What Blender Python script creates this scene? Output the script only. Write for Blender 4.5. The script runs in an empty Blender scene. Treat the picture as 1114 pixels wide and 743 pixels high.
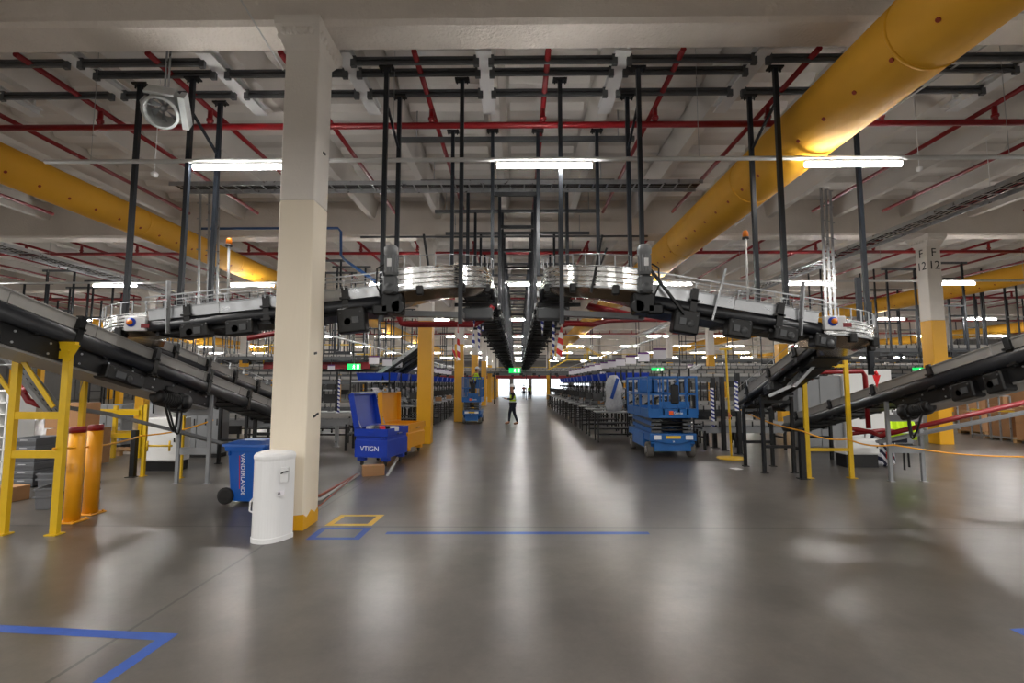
import bpy, bmesh, math, random
from mathutils import Vector, Matrix
random.seed(7)
SC = bpy.context.scene
COL = SC.collection
PI = math.pi
V = Vector
# ---------------------------------------------------------------- camera
F_PX, CX, CY, HC = 540.0, 557.0, 371.5, 1.8
PITCH, YAW = math.atan(46.5/540), math.atan(6/540)
cam_d = bpy.data.cameras.new('camera'); cam = bpy.data.objects.new('camera', cam_d); COL.objects.link(cam)
cam.location = (0, 0, HC); cam.rotation_euler = (PI/2+PITCH, 0, YAW)
cam_d.sensor_width = 36; cam_d.lens = 36*F_PX/1114; cam_d.clip_end = 400; cam_d.clip_start = .05
SC.camera = cam
RM = cam.rotation_euler.to_matrix()
def ray(px, py): return RM @ V(((px-CX)/F_PX, (CY-py)/F_PX, -1))
def P(px, py, Y):            # the point seen at a pixel, at distance Y down the hall
    r = ray(px, py); k = Y/r.y
    return V((r.x*k, Y, HC+r.z*k))
def H(px, py, h):            # the point seen at a pixel, at height h
    r = ray(px, py); k = (h-HC)/r.z
    return V((r.x*k, r.y*k, h))
def G(px, py): return H(px, py, 0)
def proj(p):
    c = RM.transposed() @ (V(p)-V((0, 0, HC)))
    return (CX+F_PX*c.x/-c.z, CY-F_PX*c.y/-c.z) if c.z < -.1 else (-9999, -9999)
# ---------------------------------------------------------------- materials
def lin(c):
    return tuple(((x/255)/12.92 if x/255 <= .04045 else ((x/255+.055)/1.055)**2.4) for x in c)+(1,)
def mat(name, rgb, rough=.5, metal=0, var=.0, scale=3, bump=0, bscale=40, emit=0, coat=0, rvar=0, stretch=None, spec=None):
    m = bpy.data.materials.new(name); m.use_nodes = True
    nt = m.node_tree; b = nt.nodes['Principled BSDF']
    c = lin(rgb)
    b.inputs['Base Color'].default_value = c
    b.inputs['Roughness'].default_value = rough; b.inputs['Metallic'].default_value = metal
    if spec is not None: b.inputs['Specular IOR Level'].default_value = spec
    if coat: b.inputs['Coat Weight'].default_value = coat; b.inputs['Coat Roughness'].default_value = .15
    if emit:
        b.inputs['Emission Color'].default_value = c; b.inputs['Emission Strength'].default_value = emit
    if var or bump or rvar:
        tc = nt.nodes.new('ShaderNodeTexCoord'); src = tc.outputs['Object']
        if stretch:
            mp = nt.nodes.new('ShaderNodeMapping'); mp.inputs['Scale'].default_value = stretch
            nt.links.new(src, mp.inputs['Vector']); src = mp.outputs['Vector']
    if var or rvar:
        n = nt.nodes.new('ShaderNodeTexNoise'); n.inputs['Scale'].default_value = scale; n.inputs['Detail'].default_value = 5
        nt.links.new(src, n.inputs['Vector'])
        if var:
            r = nt.nodes.new('ShaderNodeMapRange'); r.inputs[1].default_value = .3; r.inputs[2].default_value = .7
            r.inputs[3].default_value = 1-var; r.inputs[4].default_value = 1+var*.6
            mx = nt.nodes.new('ShaderNodeMix'); mx.data_type = 'RGBA'; mx.blend_type = 'MULTIPLY'; mx.inputs[0].default_value = 1
            nt.links.new(n.outputs[0], r.inputs[0]); mx.inputs[6].default_value = c
            cb = nt.nodes.new('ShaderNodeCombineColor')
            for i in range(3): nt.links.new(r.outputs[0], cb.inputs[i])
            nt.links.new(cb.outputs[0], mx.inputs[7]); nt.links.new(mx.outputs[2], b.inputs['Base Color'])
        if rvar:
            r = nt.nodes.new('ShaderNodeMapRange'); r.inputs[1].default_value = .3; r.inputs[2].default_value = .7
            r.inputs[3].default_value = max(.02, rough-rvar); r.inputs[4].default_value = rough+rvar
            nt.links.new(n.outputs[0], r.inputs[0]); nt.links.new(r.outputs[0], b.inputs['Roughness'])
    if bump:
        n2 = nt.nodes.new('ShaderNodeTexNoise'); n2.inputs['Scale'].default_value = bscale; n2.inputs['Detail'].default_value = 4
        bp = nt.nodes.new('ShaderNodeBump'); bp.inputs['Strength'].default_value = bump; bp.inputs['Distance'].default_value = .02
        nt.links.new(src, n2.inputs['Vector']); nt.links.new(n2.outputs[0], bp.inputs['Height']); nt.links.new(bp.outputs[0], b.inputs['Normal'])
    return m
def stripes(name, ca, cb_, scale, ax=(0, 0, 1)):
    m = bpy.data.materials.new(name); m.use_nodes = True; nt = m.node_tree; b = nt.nodes['Principled BSDF']
    tc = nt.nodes.new('ShaderNodeTexCoord'); d = nt.nodes.new('ShaderNodeVectorMath'); d.operation = 'DOT_PRODUCT'
    d.inputs[1].default_value = ax; nt.links.new(tc.outputs['Object'], d.inputs[0])
    mu = nt.nodes.new('ShaderNodeMath'); mu.operation = 'MULTIPLY'; mu.inputs[1].default_value = scale; nt.links.new(d.outputs['Value'], mu.inputs[0])
    fr = nt.nodes.new('ShaderNodeMath'); fr.operation = 'FRACT'; nt.links.new(mu.outputs[0], fr.inputs[0])
    gt = nt.nodes.new('ShaderNodeMath'); gt.operation = 'GREATER_THAN'; gt.inputs[1].default_value = .5; nt.links.new(fr.outputs[0], gt.inputs[0])
    mx = nt.nodes.new('ShaderNodeMix'); mx.data_type = 'RGBA'; mx.inputs[6].default_value = lin(ca); mx.inputs[7].default_value = lin(cb_)
    nt.links.new(gt.outputs[0], mx.inputs[0]); nt.links.new(mx.outputs[2], b.inputs['Base Color']); b.inputs['Roughness'].default_value = .5
    return m
M = dict(
 concrete_white=mat('painted_concrete', (226, 220, 212), .75, var=.06, scale=1.5, bump=.25, bscale=30),
 beam=mat('sprayed_beam_coating', (214, 206, 197), .85, var=.08, scale=1.2, bump=.8, bscale=22),
 deck=mat('ceiling_panel_paint', (206, 201, 195), .8, var=.1, scale=.8, bump=.1),
 rib=mat('ceiling_rib_paint', (214, 209, 203), .75, var=.06, scale=1),
 cream=mat('cream_column_paint', (238, 226, 205), .6, var=.05, scale=1.2, bump=.15, bscale=18, stretch=(1, 1, .15)),
 yellow_col=mat('yellow_column_paint', (232, 170, 22), .4, var=.04, scale=2),
 yellow_steel=mat('yellow_powder_coat', (212, 172, 16), .42, var=.08, scale=6),
 yellow=mat('yellow_plastic', (230, 158, 20), .4, var=.04),
 duct=mat('yellow_duct_fabric', (226, 166, 36), .75, var=.07, scale=1.2, bump=.25, bscale=3),
 orange_hole=mat('duct_nozzle', (150, 50, 15), .7),
 red=mat('red_pipe_paint', (132, 8, 18), .4, var=.06, scale=3),
 brightred=mat('bright_red', (215, 25, 30), .45),
 post=mat('slate_painted_steel', (22, 27, 34), .38, var=.12, scale=3, metal=.15),
 dark=mat('dark_steel', (17, 18, 20), .45, var=.15, scale=4, metal=.2),
 black=mat('black_plastic', (9, 9, 10), .45, var=.1),
 tube=mat('charcoal_rail_profile', (26, 28, 33), .36, var=.08, scale=5),
 strut=mat('grey_channel_steel', (88, 90, 92), .5, metal=.4, var=.1),
 grey=mat('grey_guard_paint', (150, 148, 144), .45, var=.08, scale=4),
 galv=mat('galvanised_steel', (170, 172, 174), .35, metal=.75, var=.12, scale=9, rvar=.1),
 steel=mat('brushed_steel', (205, 205, 203), .24, metal=.95, var=.1, scale=5, rvar=.1, stretch=(1, 1, 8)),
 pan=mat('stainless_underside', (150, 132, 112), .22, metal=.9, var=.18, scale=4),
 conduit=mat('white_conduit', (200, 200, 198), .5),
 light=mat('lamp_diffuser', (255, 252, 248), .3, emit=52),
 lampbody=mat('lamp_housing', (215, 215, 215), .5),
 blue=mat('blue_bin_plastic', (6, 86, 176), .38, var=.05, scale=4),
 navy=mat('blue_cart_paint', (12, 56, 168), .38, var=.08, scale=5),
 liftblue=mat('blue_lift_paint', (20, 92, 160), .4, var=.08, scale=6),
 pipeblue=mat('blue_pipe_paint', (40, 84, 140), .4),
 white=mat('white_plastic', (232, 232, 232), .35, var=.02),
 offwhite=mat('white_cabinet_paint', (222, 222, 220), .45, var=.03),
 cabinet=mat('grey_cabinet_paint', (128, 130, 132), .45, var=.05),
 tape=mat('blue_floor_tape', (24, 74, 160), .5, var=.1, scale=12),
 ytape=mat('yellow_floor_tape', (232, 190, 60), .5, var=.1, scale=12),
 card=mat('brown_cardboard', (164, 122, 84), .8, var=.08, scale=3),
 wood=mat('pallet_wood', (160, 126, 82), .8, var=.2, scale=5),
 tyre=mat('grey_tyre_rubber', (96, 92, 86), .8, var=.1),
 rubber=mat('black_rubber', (18, 18, 18), .7),
 green=mat('exit_sign_face', (20, 190, 90), .4, emit=.55),
 signwhite=mat('sign_white_face', (235, 255, 240), .4, emit=.8),
 paper=mat('white_placard', (225, 222, 228), .6),
 purple=mat('purple_print', (92, 40, 110), .6),
 hivis=mat('hi_vis_yellow', (200, 235, 10), .6),
 reflect=mat('reflective_band', (205, 210, 205), .35),
 navycloth=mat('navy_cloth', (18, 22, 38), .85),
 blackcloth=mat('black_cloth', (16, 16, 18), .85),
 skin=mat('skin', (170, 118, 92), .55),
 boots=mat('tan_boot_leather', (130, 92, 62), .7),
 glass=mat('lens_glass', (60, 90, 120), .1),
 amber=mat('amber_beacon', (240, 130, 10), .3),
 crate=mat('grey_crate_plastic', (104, 106, 110), .5, var=.06),
 copper=mat('copper_conduit', (170, 92, 70), .45),
 text_black=mat('black_lettering', (30, 30, 30), .6),
 text_white=mat('white_lettering', (235, 238, 245), .5),
 orange=mat('orange_decal', (235, 90, 20), .5),
 film=mat('plastic_film', (196, 198, 202), .25, var=.15, scale=14, bump=.9, bscale=12),
 fan_grey=mat('fan_housing_paint', (186, 190, 190), .5, var=.05),
 bluewhite=stripes('blue_and_white_tape', (25, 40, 130), (230, 230, 235), 9, (.5, .2, 1)),
 redwhite=stripes('red_and_white_tape', (200, 25, 25), (235, 230, 228), 5, (.7, .2, 1)),
 bwpattern=stripes('blue_and_white_film_print', (24, 26, 60), (225, 225, 232), 7, (1, .6, .8)),
 wall=mat('hall_wall_cladding', (120, 118, 116), .7, var=.05),
)
# translucent film bag
_g = M['film'].node_tree.nodes['Principled BSDF']; _g.inputs['Alpha'].default_value = .8
# floor: polished concrete with joints and worn patches in world metres
def floor_mat():
    m = bpy.data.materials.new('polished_concrete'); m.use_nodes = True; nt = m.node_tree; N = nt.nodes; L = nt.links; b = N['Principled BSDF']
    tc = N.new('ShaderNodeTexCoord'); src = tc.outputs['Object']
    def noise(s, det=6, rough=.6, dist=0):
        n = N.new('ShaderNodeTexNoise'); n.inputs['Scale'].default_value = s; n.inputs['Detail'].default_value = det
        n.inputs['Roughness'].default_value = rough; n.inputs['Distortion'].default_value = dist; L.new(src, n.inputs['Vector']); return n.outputs[0]
    def rng(x, a, b_, c, d):
        r = N.new('ShaderNodeMapRange'); r.interpolation_type = 'SMOOTHSTEP'; L.new(x, r.inputs[0])
        for i, v in enumerate((a, b_, c, d)): r.inputs[i+1].default_value = v
        return r.outputs[0]
    def math_(op, x, y=None, v=None):
        k = N.new('ShaderNodeMath'); k.operation = op; L.new(x, k.inputs[0])
        if y is not None: L.new(y, k.inputs[1])
        if v is not None: k.inputs[1].default_value = v
        return k.outputs[0]
    big = rng(noise(.28, 3, .5, 0), .2, .8, .7, 1.25); mid = rng(noise(2.2, 8, .7, 0), .2, .8, .74, 1.2); fine = rng(noise(26, 5, .7), .3, .7, .93, 1.06)
    blot = rng(noise(.7, 4, .6, 0), .45, .75, 1, .6)
    tot = math_('MULTIPLY', math_('MULTIPLY', math_('MULTIPLY', big, mid), fine), blot)
    # joints
    sx = N.new('ShaderNodeSeparateXYZ'); L.new(src, sx.inputs[0])
    def joint(o, off, step, w):
        a = math_('ADD', o, v=-off); a = math_('DIVIDE', a, v=step)
        a = math_('FRACT', a); a = math_('SUBTRACT', a, v=.5); a = math_('ABSOLUTE', a); a = math_('SUBTRACT', a, v=.5); a = math_('ABSOLUTE', a)
        return math_('LESS_THAN', a, v=w/step)
    jx = joint(sx.outputs[0], -2.85, 15.6, .014); jy = joint(sx.outputs[1], 6.45, 8.9, .022)
    jj = math_('MAXIMUM', jx, jy); jk = rng(jj, 0, 1, 1, .3)
    tot = math_('MULTIPLY', tot, jk)
    cb = N.new('ShaderNodeCombineColor')
    c0 = lin((88, 83, 77))
    for i in range(3): L.new(math_('MULTIPLY', tot, v=c0[i]), cb.inputs[i])
    L.new(cb.outputs[0], b.inputs['Base Color'])
    ro = rng(noise(.45, 3, .5, 0), .2, .8, .277, .31)
    L.new(ro, b.inputs['Roughness'])
    b.inputs['Specular IOR Level'].default_value = .6
    b.inputs['Coat Weight'].default_value = 0; b.inputs['Coat Roughness'].default_value = .16
    bp = N.new('ShaderNodeBump'); bp.inputs['Strength'].default_value = .06; bp.inputs['Distance'].default_value = .01
    return m
M['floor'] = floor_mat()
# ---------------------------------------------------------------- mesh builder
class MB:
    """Collects shapes (in world metres, or in the frame T) and links them as ONE mesh object."""
    def __init__(s, T=None): s.v = []; s.f = []; s.sm = []; s.T = T
    def pts(s, ps, fs, smooth=False):
        b = len(s.v)
        s.v += [s.T @ V(p) if s.T is not None else V(p) for p in ps]
        s.f += [tuple(b+i for i in f) for f in fs]; s.sm += [smooth]*len(fs)
        return s
    def box(s, c, d, rz=0, taper=1):
        x, y, z = d[0]/2, d[1]/2, d[2]/2; cs, sn = math.cos(rz), math.sin(rz); ps = []
        for k, t in ((-1, 1), (1, taper)):
            for i, j in ((-1, -1), (1, -1), (1, 1), (-1, 1)):
                a, b = i*x*t, j*y*t
                ps.append((c[0]+a*cs-b*sn, c[1]+a*sn+b*cs, c[2]+k*z))
        return s.pts(ps, [(3, 2, 1, 0), (4, 5, 6, 7), (0, 1, 5, 4), (1, 2, 6, 5), (2, 3, 7, 6), (3, 0, 4, 7)])
    def bb(s, lo, hi): return s.box([(a+b)/2 for a, b in zip(lo, hi)], [abs(b-a) for a, b in zip(lo, hi)])
    def cbox(s, c, d, b=.02, rz=0):
        """a box with chamfered vertical edges and top"""
        x, y, z = d[0]/2, d[1]/2, d[2]/2; cs, sn = math.cos(rz), math.sin(rz)
        def ring(X, Y, Z, q):
            o = [(-X+q, -Y), (X-q, -Y), (X, -Y+q), (X, Y-q), (X-q, Y), (-X+q, Y), (-X, Y-q), (-X, -Y+q)]
            return [(c[0]+a*cs-e*sn, c[1]+a*sn+e*cs, c[2]+Z) for a, e in o]
        r = ring(x-b, y-b, -z, b*.6)+ring(x, y, -z+b, b)+ring(x, y, z-b, b)+ring(x-b, y-b, z, b*.6)
        fs = [tuple(range(7, -1, -1)), tuple(range(24, 32))]
        for k in range(3):
            for i in range(8): fs.append((k*8+i, k*8+(i+1) % 8, k*8+8+(i+1) % 8, k*8+8+i))
        return s.pts(r, fs)
    def bar(s, a, b, w=.05, h=None, up=(0, 0, 1)):
        h = w if h is None else h; a, b = V(a), V(b); u = (b-a)
        if u.length < 1e-6: return s
        u.normalize(); r = u.cross(V(up))
        if r.length < 1e-3: r = u.cross(V((0, 1, 0)))
        r.normalize(); n = r.cross(u)
        ps = [p+r*i*w/2+n*j*h/2 for p in (a, b) for i, j in ((-1, -1), (1, -1), (1, 1), (-1, 1))]
        return s.pts(ps, [(3, 2, 1, 0), (4, 5, 6, 7), (0, 1, 5, 4), (1, 2, 6, 5), (2, 3, 7, 6), (3, 0, 4, 7)])
    def path(s, pp, r=.02, n=10, closed=False):
        pp = [V(p) for p in pp]; k = len(pp); rs = r if isinstance(r, (list, tuple)) else [r]*k
        ps = []; prev = None
        for i, p in enumerate(pp):
            d = (pp[min(i+1, k-1)]-pp[max(i-1, 0)]).normalized()
            if prev is None:
                a = V((0, 0, 1)) if abs(d.z) < .9 else V((1, 0, 0))
                e = d.cross(a).normalized()
            else:
                e = (prev-d*prev.dot(d)).normalized()
            prev = e; g = d.cross(e)
            ps += [p+(e*math.cos(2*PI*j/n)+g*math.sin(2*PI*j/n))*rs[i] for j in range(n)]
        fs = [(i*n+j, i*n+(j+1) % n, (i+1)*n+(j+1) % n, (i+1)*n+j) for i in range(k-1) for j in range(n)]
        s.pts(ps, fs, True)
        b = len(s.v)-len(ps)
        s.f += [tuple(b+j for j in range(n-1, -1, -1)), tuple(b+(k-1)*n+j for j in range(n))]; s.sm += [False, False]
        return s
    def tube(s, a, b, r=.02, n=10): return s.path([a, b], r, n)
    def lathe(s, c, prof, n=24, axis='z', caps=True):
        ps = []
        for r, z in prof:
            for j in range(n):
                a = 2*PI*j/n; x, y = r*math.cos(a), r*math.sin(a)
                ps.append({'z': (c[0]+x, c[1]+y, c[2]+z), 'y': (c[0]+x, c[1]+z, c[2]+y), 'x': (c[0]+z, c[1]+x, c[2]+y)}[axis])
        k = len(prof)
        fs = [(i*n+j, i*n+(j+1) % n, (i+1)*n+(j+1) % n, (i+1)*n+j) for i in range(k-1) for j in range(n)]
        s.pts(ps, fs, True); b = len(s.v)-len(ps)
        if not caps: return s
        if prof[0][0] > 1e-5: s.f.append(tuple(b+j for j in range(n))); s.sm.append(False)
        if prof[-1][0] > 1e-5: s.f.append(tuple(b+(k-1)*n+j for j in range(n))); s.sm.append(False)
        return s
    def prism(s, poly, a, b):
        """poly: profile points as functions of the end: [(p_start, p_end)] -> swept between two ends"""
        n = len(poly); ps = [V(p)+V(a) for p in poly]+[V(p)+V(b) for p in poly]
        return s.pts(ps, [tuple(range(n-1, -1, -1)), tuple(range(n, 2*n))]+[(i, (i+1) % n, n+(i+1) % n, n+i) for i in range(n)])
    def build(s, name, m, parent=None, bevel=0):
        o0 = V((0, 0, 0)); p = parent
        while p is not None: o0 = o0+p.location; p = p.parent
        me = bpy.data.meshes.new(name); me.from_pydata([tuple(v-o0) for v in s.v], [], s.f); me.update()
        bm = bmesh.new(); bm.from_mesh(me); bmesh.ops.recalc_face_normals(bm, faces=bm.faces); bm.to_mesh(me); bm.free()
        for pl, k in zip(me.polygons, s.sm): pl.use_smooth = k
        me.materials.append(m if not isinstance(m, str) else M[m])
        o = bpy.data.objects.new(name, me); COL.objects.link(o)
        if parent is not None: o.parent = parent
        if bevel:
            md = o.modifiers.new('edge', 'BEVEL'); md.width = bevel; md.segments = 2
        return o
def tag(o, label=None, cat=None, group=None, kind=None):
    if kind is None and cat and not o.get("kind"): kind = "thing"
    for k, v in (('label', label), ('category', cat), ('group', group), ('kind', kind)):
        if v: o[k] = v
    return o
def thing(name, label, cat, loc=(0, 0, 0), group=None):
    o = bpy.data.objects.new(name, None); COL.objects.link(o); o.location = loc; o.empty_display_size = .2
    return tag(o, label, cat, group)
_kids = {}
def dup(root, loc, rz=0, label=None, group=None):
    """copy a thing with its parts and their sub-parts"""
    def rec(o, par):
        c = o.copy(); COL.objects.link(c)
        if par is not None: c.parent = par
        for ch in list(o.children): rec(ch, c)
        return c
    r = rec(root, None); r.location = loc; r.rotation_euler = (0, 0, rz)
    if label: r['label'] = label
    if group: r['group'] = group
    return r
def text(name, s, size, m, parent, loc, rot, extrude=.002, sx=1):
    cu = bpy.data.curves.new(name, 'FONT'); cu.body = s; cu.size = size; cu.align_x = 'CENTER'; cu.align_y = 'CENTER'; cu.extrude = extrude
    t = bpy.data.objects.new(name, cu); COL.objects.link(t)
    dg = bpy.context.evaluated_depsgraph_get(); me = bpy.data.meshes.new_from_object(t.evaluated_get(dg)); bpy.data.objects.remove(t)
    o = bpy.data.objects.new(name, me); COL.objects.link(o); me.materials.clear(); me.materials.append(M[m])
    o.parent = parent; p = parent; o0 = V((0, 0, 0))
    while p is not None: o0 += p.location; p = p.parent
    o.location = V(loc)-o0; o.rotation_euler = rot; o.scale = (sx, 1, 1)
    return o
ORD = 'first second third fourth fifth sixth seventh eighth ninth tenth eleventh twelfth thirteenth fourteenth fifteenth sixteenth seventeenth eighteenth nineteenth twentieth'.split()
def nth(i): return ORD[i] if i < 20 else ('twenty-'+ORD[i-20] if i < 29 else 'thirtieth' if i == 29 else 'thirty-'+ORD[i-30])
# ================================================================ the hall
GY = [6.5+8.9*k for k in range(9)]          # column grid down the hall
GX = [-49.4, -33.9, -18.4, -2.85, 12.85, 28.5, 44.1]
X0, X1, Y0, Y1, ZC = -52.0, 52.0, -12.0, 84.0, 7.5
BH = 6.4                                     # underside of the cross beams
tag(MB().bb((X0, Y0, -.3), (X1, Y1+40, 0)).build('floor', M['floor']), kind='structure')
tag(MB().bb((X0, Y0, ZC), (X1, Y1, ZC+.3)).build('ceiling', M['deck']), kind='structure')
# side and rear walls, ribbed cladding
def cladding(name, a, b, n):
    m = MB(); a, b = V(a), V(b); d = (b-a)/n
    for i in range(n): m.bar(a+d*(i+.5)+V((0, 0, ZC/2)), a+d*(i+.5)+V((0, 0, ZC/2))+d.normalized()*.001, .2, ZC)
    return m
for nm, lo, hi in (('wall_left', (X0-.2, Y0, 0), (X0, Y1, ZC)), ('wall_right', (X1, Y0, 0), (X1+.2, Y1, ZC)), ('wall_front', (X0, Y0-.2, 0), (X1, Y0, ZC))):
    m = MB().bb(lo, hi)
    for k in range(24):
        if 'front' in nm: m.bb((X0+2+4.2*k, Y0, 0), (X0+2.2+4.2*k, Y0+.12, ZC))
        else:
            xx = hi[0] if 'left' in nm else lo[0]-.12
            m.bb((xx, Y0+2+4*k, 0), (xx+.12, Y0+2.2+4*k, ZC))
    tag(m.build(nm, M['wall']), kind='structure')
# back wall with the bright dock openings
DH = 2.75
OPEN = [(-3.4, -1.3), (-.7, 1.9), (2.4, 5.0), (5.6, 8.6), (9.4, 12.4)]
m = MB(); x = X0
for a, b in OPEN:
    m.bb((x, Y1, 0), (a, Y1+.3, DH)); x = b
m.bb((x, Y1, 0), (X1, Y1+.3, DH)); m.bb((X0, Y1, DH), (X1, Y1+.3, ZC))
for k in range(50): m.bb((X0+1+2.08*k, Y1-.06, 3.5), (X0+1.3+2.08*k, Y1, ZC))
tag(m.build('wall_back', M['wall']), kind='structure')
for i, (a, b) in enumerate(OPEN):
    w = MB()
    for xx in (a, b): w.bb((xx-.06, Y1-.05, 0), (xx+.06, Y1+.35, DH))
    w.bb((a, Y1-.05, DH-.06), (b, Y1+.35, DH+.06))
    if i % 2: w.bb(((a+b)/2-.04, Y1+.1, 0), ((a+b)/2+.04, Y1+.2, DH)); w.bb((a, Y1+.1, 1.0), (b, Y1+.2, 1.08))
    tag(w.build('door_%d' % (i+1), M['galv']), kind='structure')
# cross beams, one per column line
for k, y in enumerate(GY):
    m = MB(); h = BH+(.2 if k == 0 else 0); w = .24
    prof = [(0, -w-.06, h+.05), (0, -w, h), (0, w, h), (0, w+.06, h+.05), (0, w+.06, ZC), (0, -w-.06, ZC)]
    m.prism([(0, p[1], p[2]) for p in prof], (X0, y, 0), (X1, y, 0))
    tag(m.build('beam', M['beam']), kind='structure', label='white sprayed cross beam over the %s row of columns' % nth(k), cat='beam')
# roof ribs and coffered panels between the beams
for k in range(8 if True else 0):
    ya, yb = GY[k]+.3, GY[k+1]-.3
    rib = MB(); cof = MB()
    xs = [-.42+2.06*i for i in range(-22, 24)]
    if k > 2: xs = xs[::2] if k > 4 else xs
    for x in xs:
        rib.prism([(-.09, 0, 6.95), (.09, 0, 6.95), (.2, 0, ZC), (-.2, 0, ZC)], (x, ya, 0), (x, yb, 0))
        if k < 4:
            for j in range(9):
                yy = ya+.3+.93*j
                cof.prism([(.27, -.16, 7.38), (.27, .16, 7.38), (.27, .26, ZC), (.27, -.26, ZC)], (x, yy, 0), (x+1.5, yy, 0))
    tag(rib.build('ceiling_rib', M['rib']), kind='structure')
    if k < 4: tag(cof.build('ceiling_panel', M['rib']), kind='structure')
m = MB()
for x in [-.42+2.06*i for i in range(-22, 24)]: m.prism([(-.09, 0, 6.95), (.09, 0, 6.95), (.2, 0, ZC), (-.2, 0, ZC)], (x, Y0, 0), (x, GY[0]-.3, 0))
tag(m.build('ceiling_rib', M['rib']), kind='structure')
# columns
CW = .43
def column(x, y, label, ytop=3.75, first=False):
    c = thing('column', label, 'column', (x, y, 0)); c['kind'] = 'structure'
    w = CW/2 if not first else .228; BT = BH+(.2 if first else 0)
    if first:
        m = MB()
        # ragged yellow foot left by the painters
        n = 18; top = []
        pts = []
        for e in range(4):
            a = [(-w, -w), (w, -w), (w, w), (-w, w)][e]; b = [(w, -w), (w, w), (-w, w), (-w, -w)][e]
            for j in range(n):
                t = j/n; zz = .16+.035*math.sin(j*.7+e*2)+random.uniform(-.014, .014)
                pts.append((a[0]+(b[0]-a[0])*t, a[1]+(b[1]-a[1])*t, zz))
        N = len(pts); q = 1.012
        ps = [(x+p[0]*q, y+p[1]*q, 0) for p in pts]+[(x+p[0]*q, y+p[1]*q, p[2]) for p in pts]
        m.pts(ps, [(i, (i+1) % N, N+(i+1) % N, N+i) for i in range(N)]+[tuple(range(N, 2*N))])
        m.build('yellow_foot', M['yellow_col'], c)
        MB().cbox((x, y, 2.1), (2*w, 2*w, 4.2), .012).build('lower_shaft', M['cream'], c)
        MB().cbox((x, y, 5.4), (2*w, 2*w, 2.4), .012).build('upper_shaft', M['concrete_white'], c)
        hb = MB()
        for zz, yy in ((4.95, .05), (2.2, -.02), (1.38, .02), (1.40, .1)):
            hb.bar((x+w-.002, y+yy-.05, zz), (x+w-.002, y+yy+.03, zz+.012), .02, .03)
        hb.build('cast_hole', M['black'], c)
    else:
        MB().cbox((x, y, ytop/2), (CW, CW, ytop), .012).build('yellow_shaft', M['yellow_col'], c)
        MB().cbox((x, y, (ytop+BH)/2), (CW, CW, BH-ytop), .012).build('upper_shaft', M['concrete_white'], c)
    k = MB()
    k.pts([(x+i*w, y+j*w, BT-.34) for i, j in ((-1, -1), (1, -1), (1, 1), (-1, 1))]+[(x+i*(w+.07), y+j*(w+.2), BT-.1) for i, j in ((-1, -1), (1, -1), (1, 1), (-1, 1))]+[(x+i*(w+.07), y+j*(w+.2), BT+.02) for i, j in ((-1, -1), (1, -1), (1, 1), (-1, 1))],
          [(0, 1, 5, 4), (1, 2, 6, 5), (2, 3, 7, 6), (3, 0, 4, 7), (4, 5, 9, 8), (5, 6, 10, 9), (6, 7, 11, 10), (7, 4, 8, 11)])
    if y < 16:
        for e in range(6):
            t = -w+CW*(e+.5)/6
            k.lathe((x+t, y-w-.15, BT-.16), [(.0, -.05), (.035, -.035), (.045, 0), (.03, .05), (0, .08)], 8)
            for sg in (-1, 1): k.lathe((x+sg*(w+.045), y+t*1.5, BT-.17), [(.0, -.05), (.035, -.035), (.045, 0), (.03, .05), (0, .08)], 8)
    k.build('capital', M['concrete_white'], c)
    return c
cnames = {-2.85: 'in the line beside the main aisle', 12.85: 'in the line beyond the aisle workstations', -18.4: 'in the line beyond the blue-pipe bay', 28.5: 'in the line near the pallet area', -33.9: 'in the outer line past the shelving', 44.1: 'in the outermost line', -49.4: 'in the outermost line'}
f12 = None
for x in GX:
    for k, y in enumerate(GY[:-1]):
        px, py = proj((x, y, 4))
        if x == -2.85 and k == 0: column(x-.03, y, 'cream and white square column with ragged yellow foot beside the white bin', first=True); continue
        if x == 12.85 and k == 0: continue
        if not (-40 < px < 1154) or k == 0: continue
        if x == 12.85 and k == 1:
            f12 = column(x, y, 'white column lettered F 12 above its yellow lower half'); continue
        column(x, y, 'square column, yellow below and white above, %s, %s row back' % (cnames[x], nth(k)))
column(3.7, 60, 'lone yellow column in the bright far opening at the aisle end'); column(-4.3, 71, 'yellow column just left of the far bright opening')
w = CW/2
for (tx, rz) in (((12.85, GY[1]-w-.003), 0), ((12.85-w-.003, GY[1]), -PI/2)):
    for s_, zz in (('F', 5.85), ('12', 5.45)):
        text('lettering', s_, .36, 'text_black', f12, (tx[0], tx[1], zz), (PI/2, 0, rz))
pl = MB().bb((12.85+.02, GY[3]-w-.03, 2.6), (12.85+.02, GY[3]-w-.03, 2.6))
# ================================================================ services under the roof
def pipe_thing(name, label, mt, segs, r, cat='pipe', n=12, group=None):
    m = MB()
    for s_ in segs: m.path(s_, r, n)
    return tag(m.build(name, M[mt]), label, cat, group)
# red sprinkler mains across the hall, with stubs up to the branches
BX = [-1.5+1.95*i for i in range(-22, 24)]
for k in range(5):
    y = (8.3, 16.75, 25.9)[k] if k < 3 else GY[k]+2.2
    t = thing('sprinkler_main', 'red sprinkler main crossing the hall %s' % ('just behind the nearest beam' if k == 0 else 'behind the %s row of columns' % nth(k)), 'sprinkler pipe', (0, y, 0))
    x0, x1 = max(X0, -1.25*y-5), min(X1, 1.25*y+5)
    MB().tube((x0, y, 6.3), (x1, y, 6.3), .055, 14).build('main_pipe', M['red'], t)
    for x in BX:
        if x0 < x < x1 and -60 < proj((x, y, 6.2))[0] < 1170:
            MB().tube((x, y, 6.34), (x, y, 6.6), .042).tube((x, y, 6.4), (x, y, 6.44), .06).build('riser_stub', M['red'], t)
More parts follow.
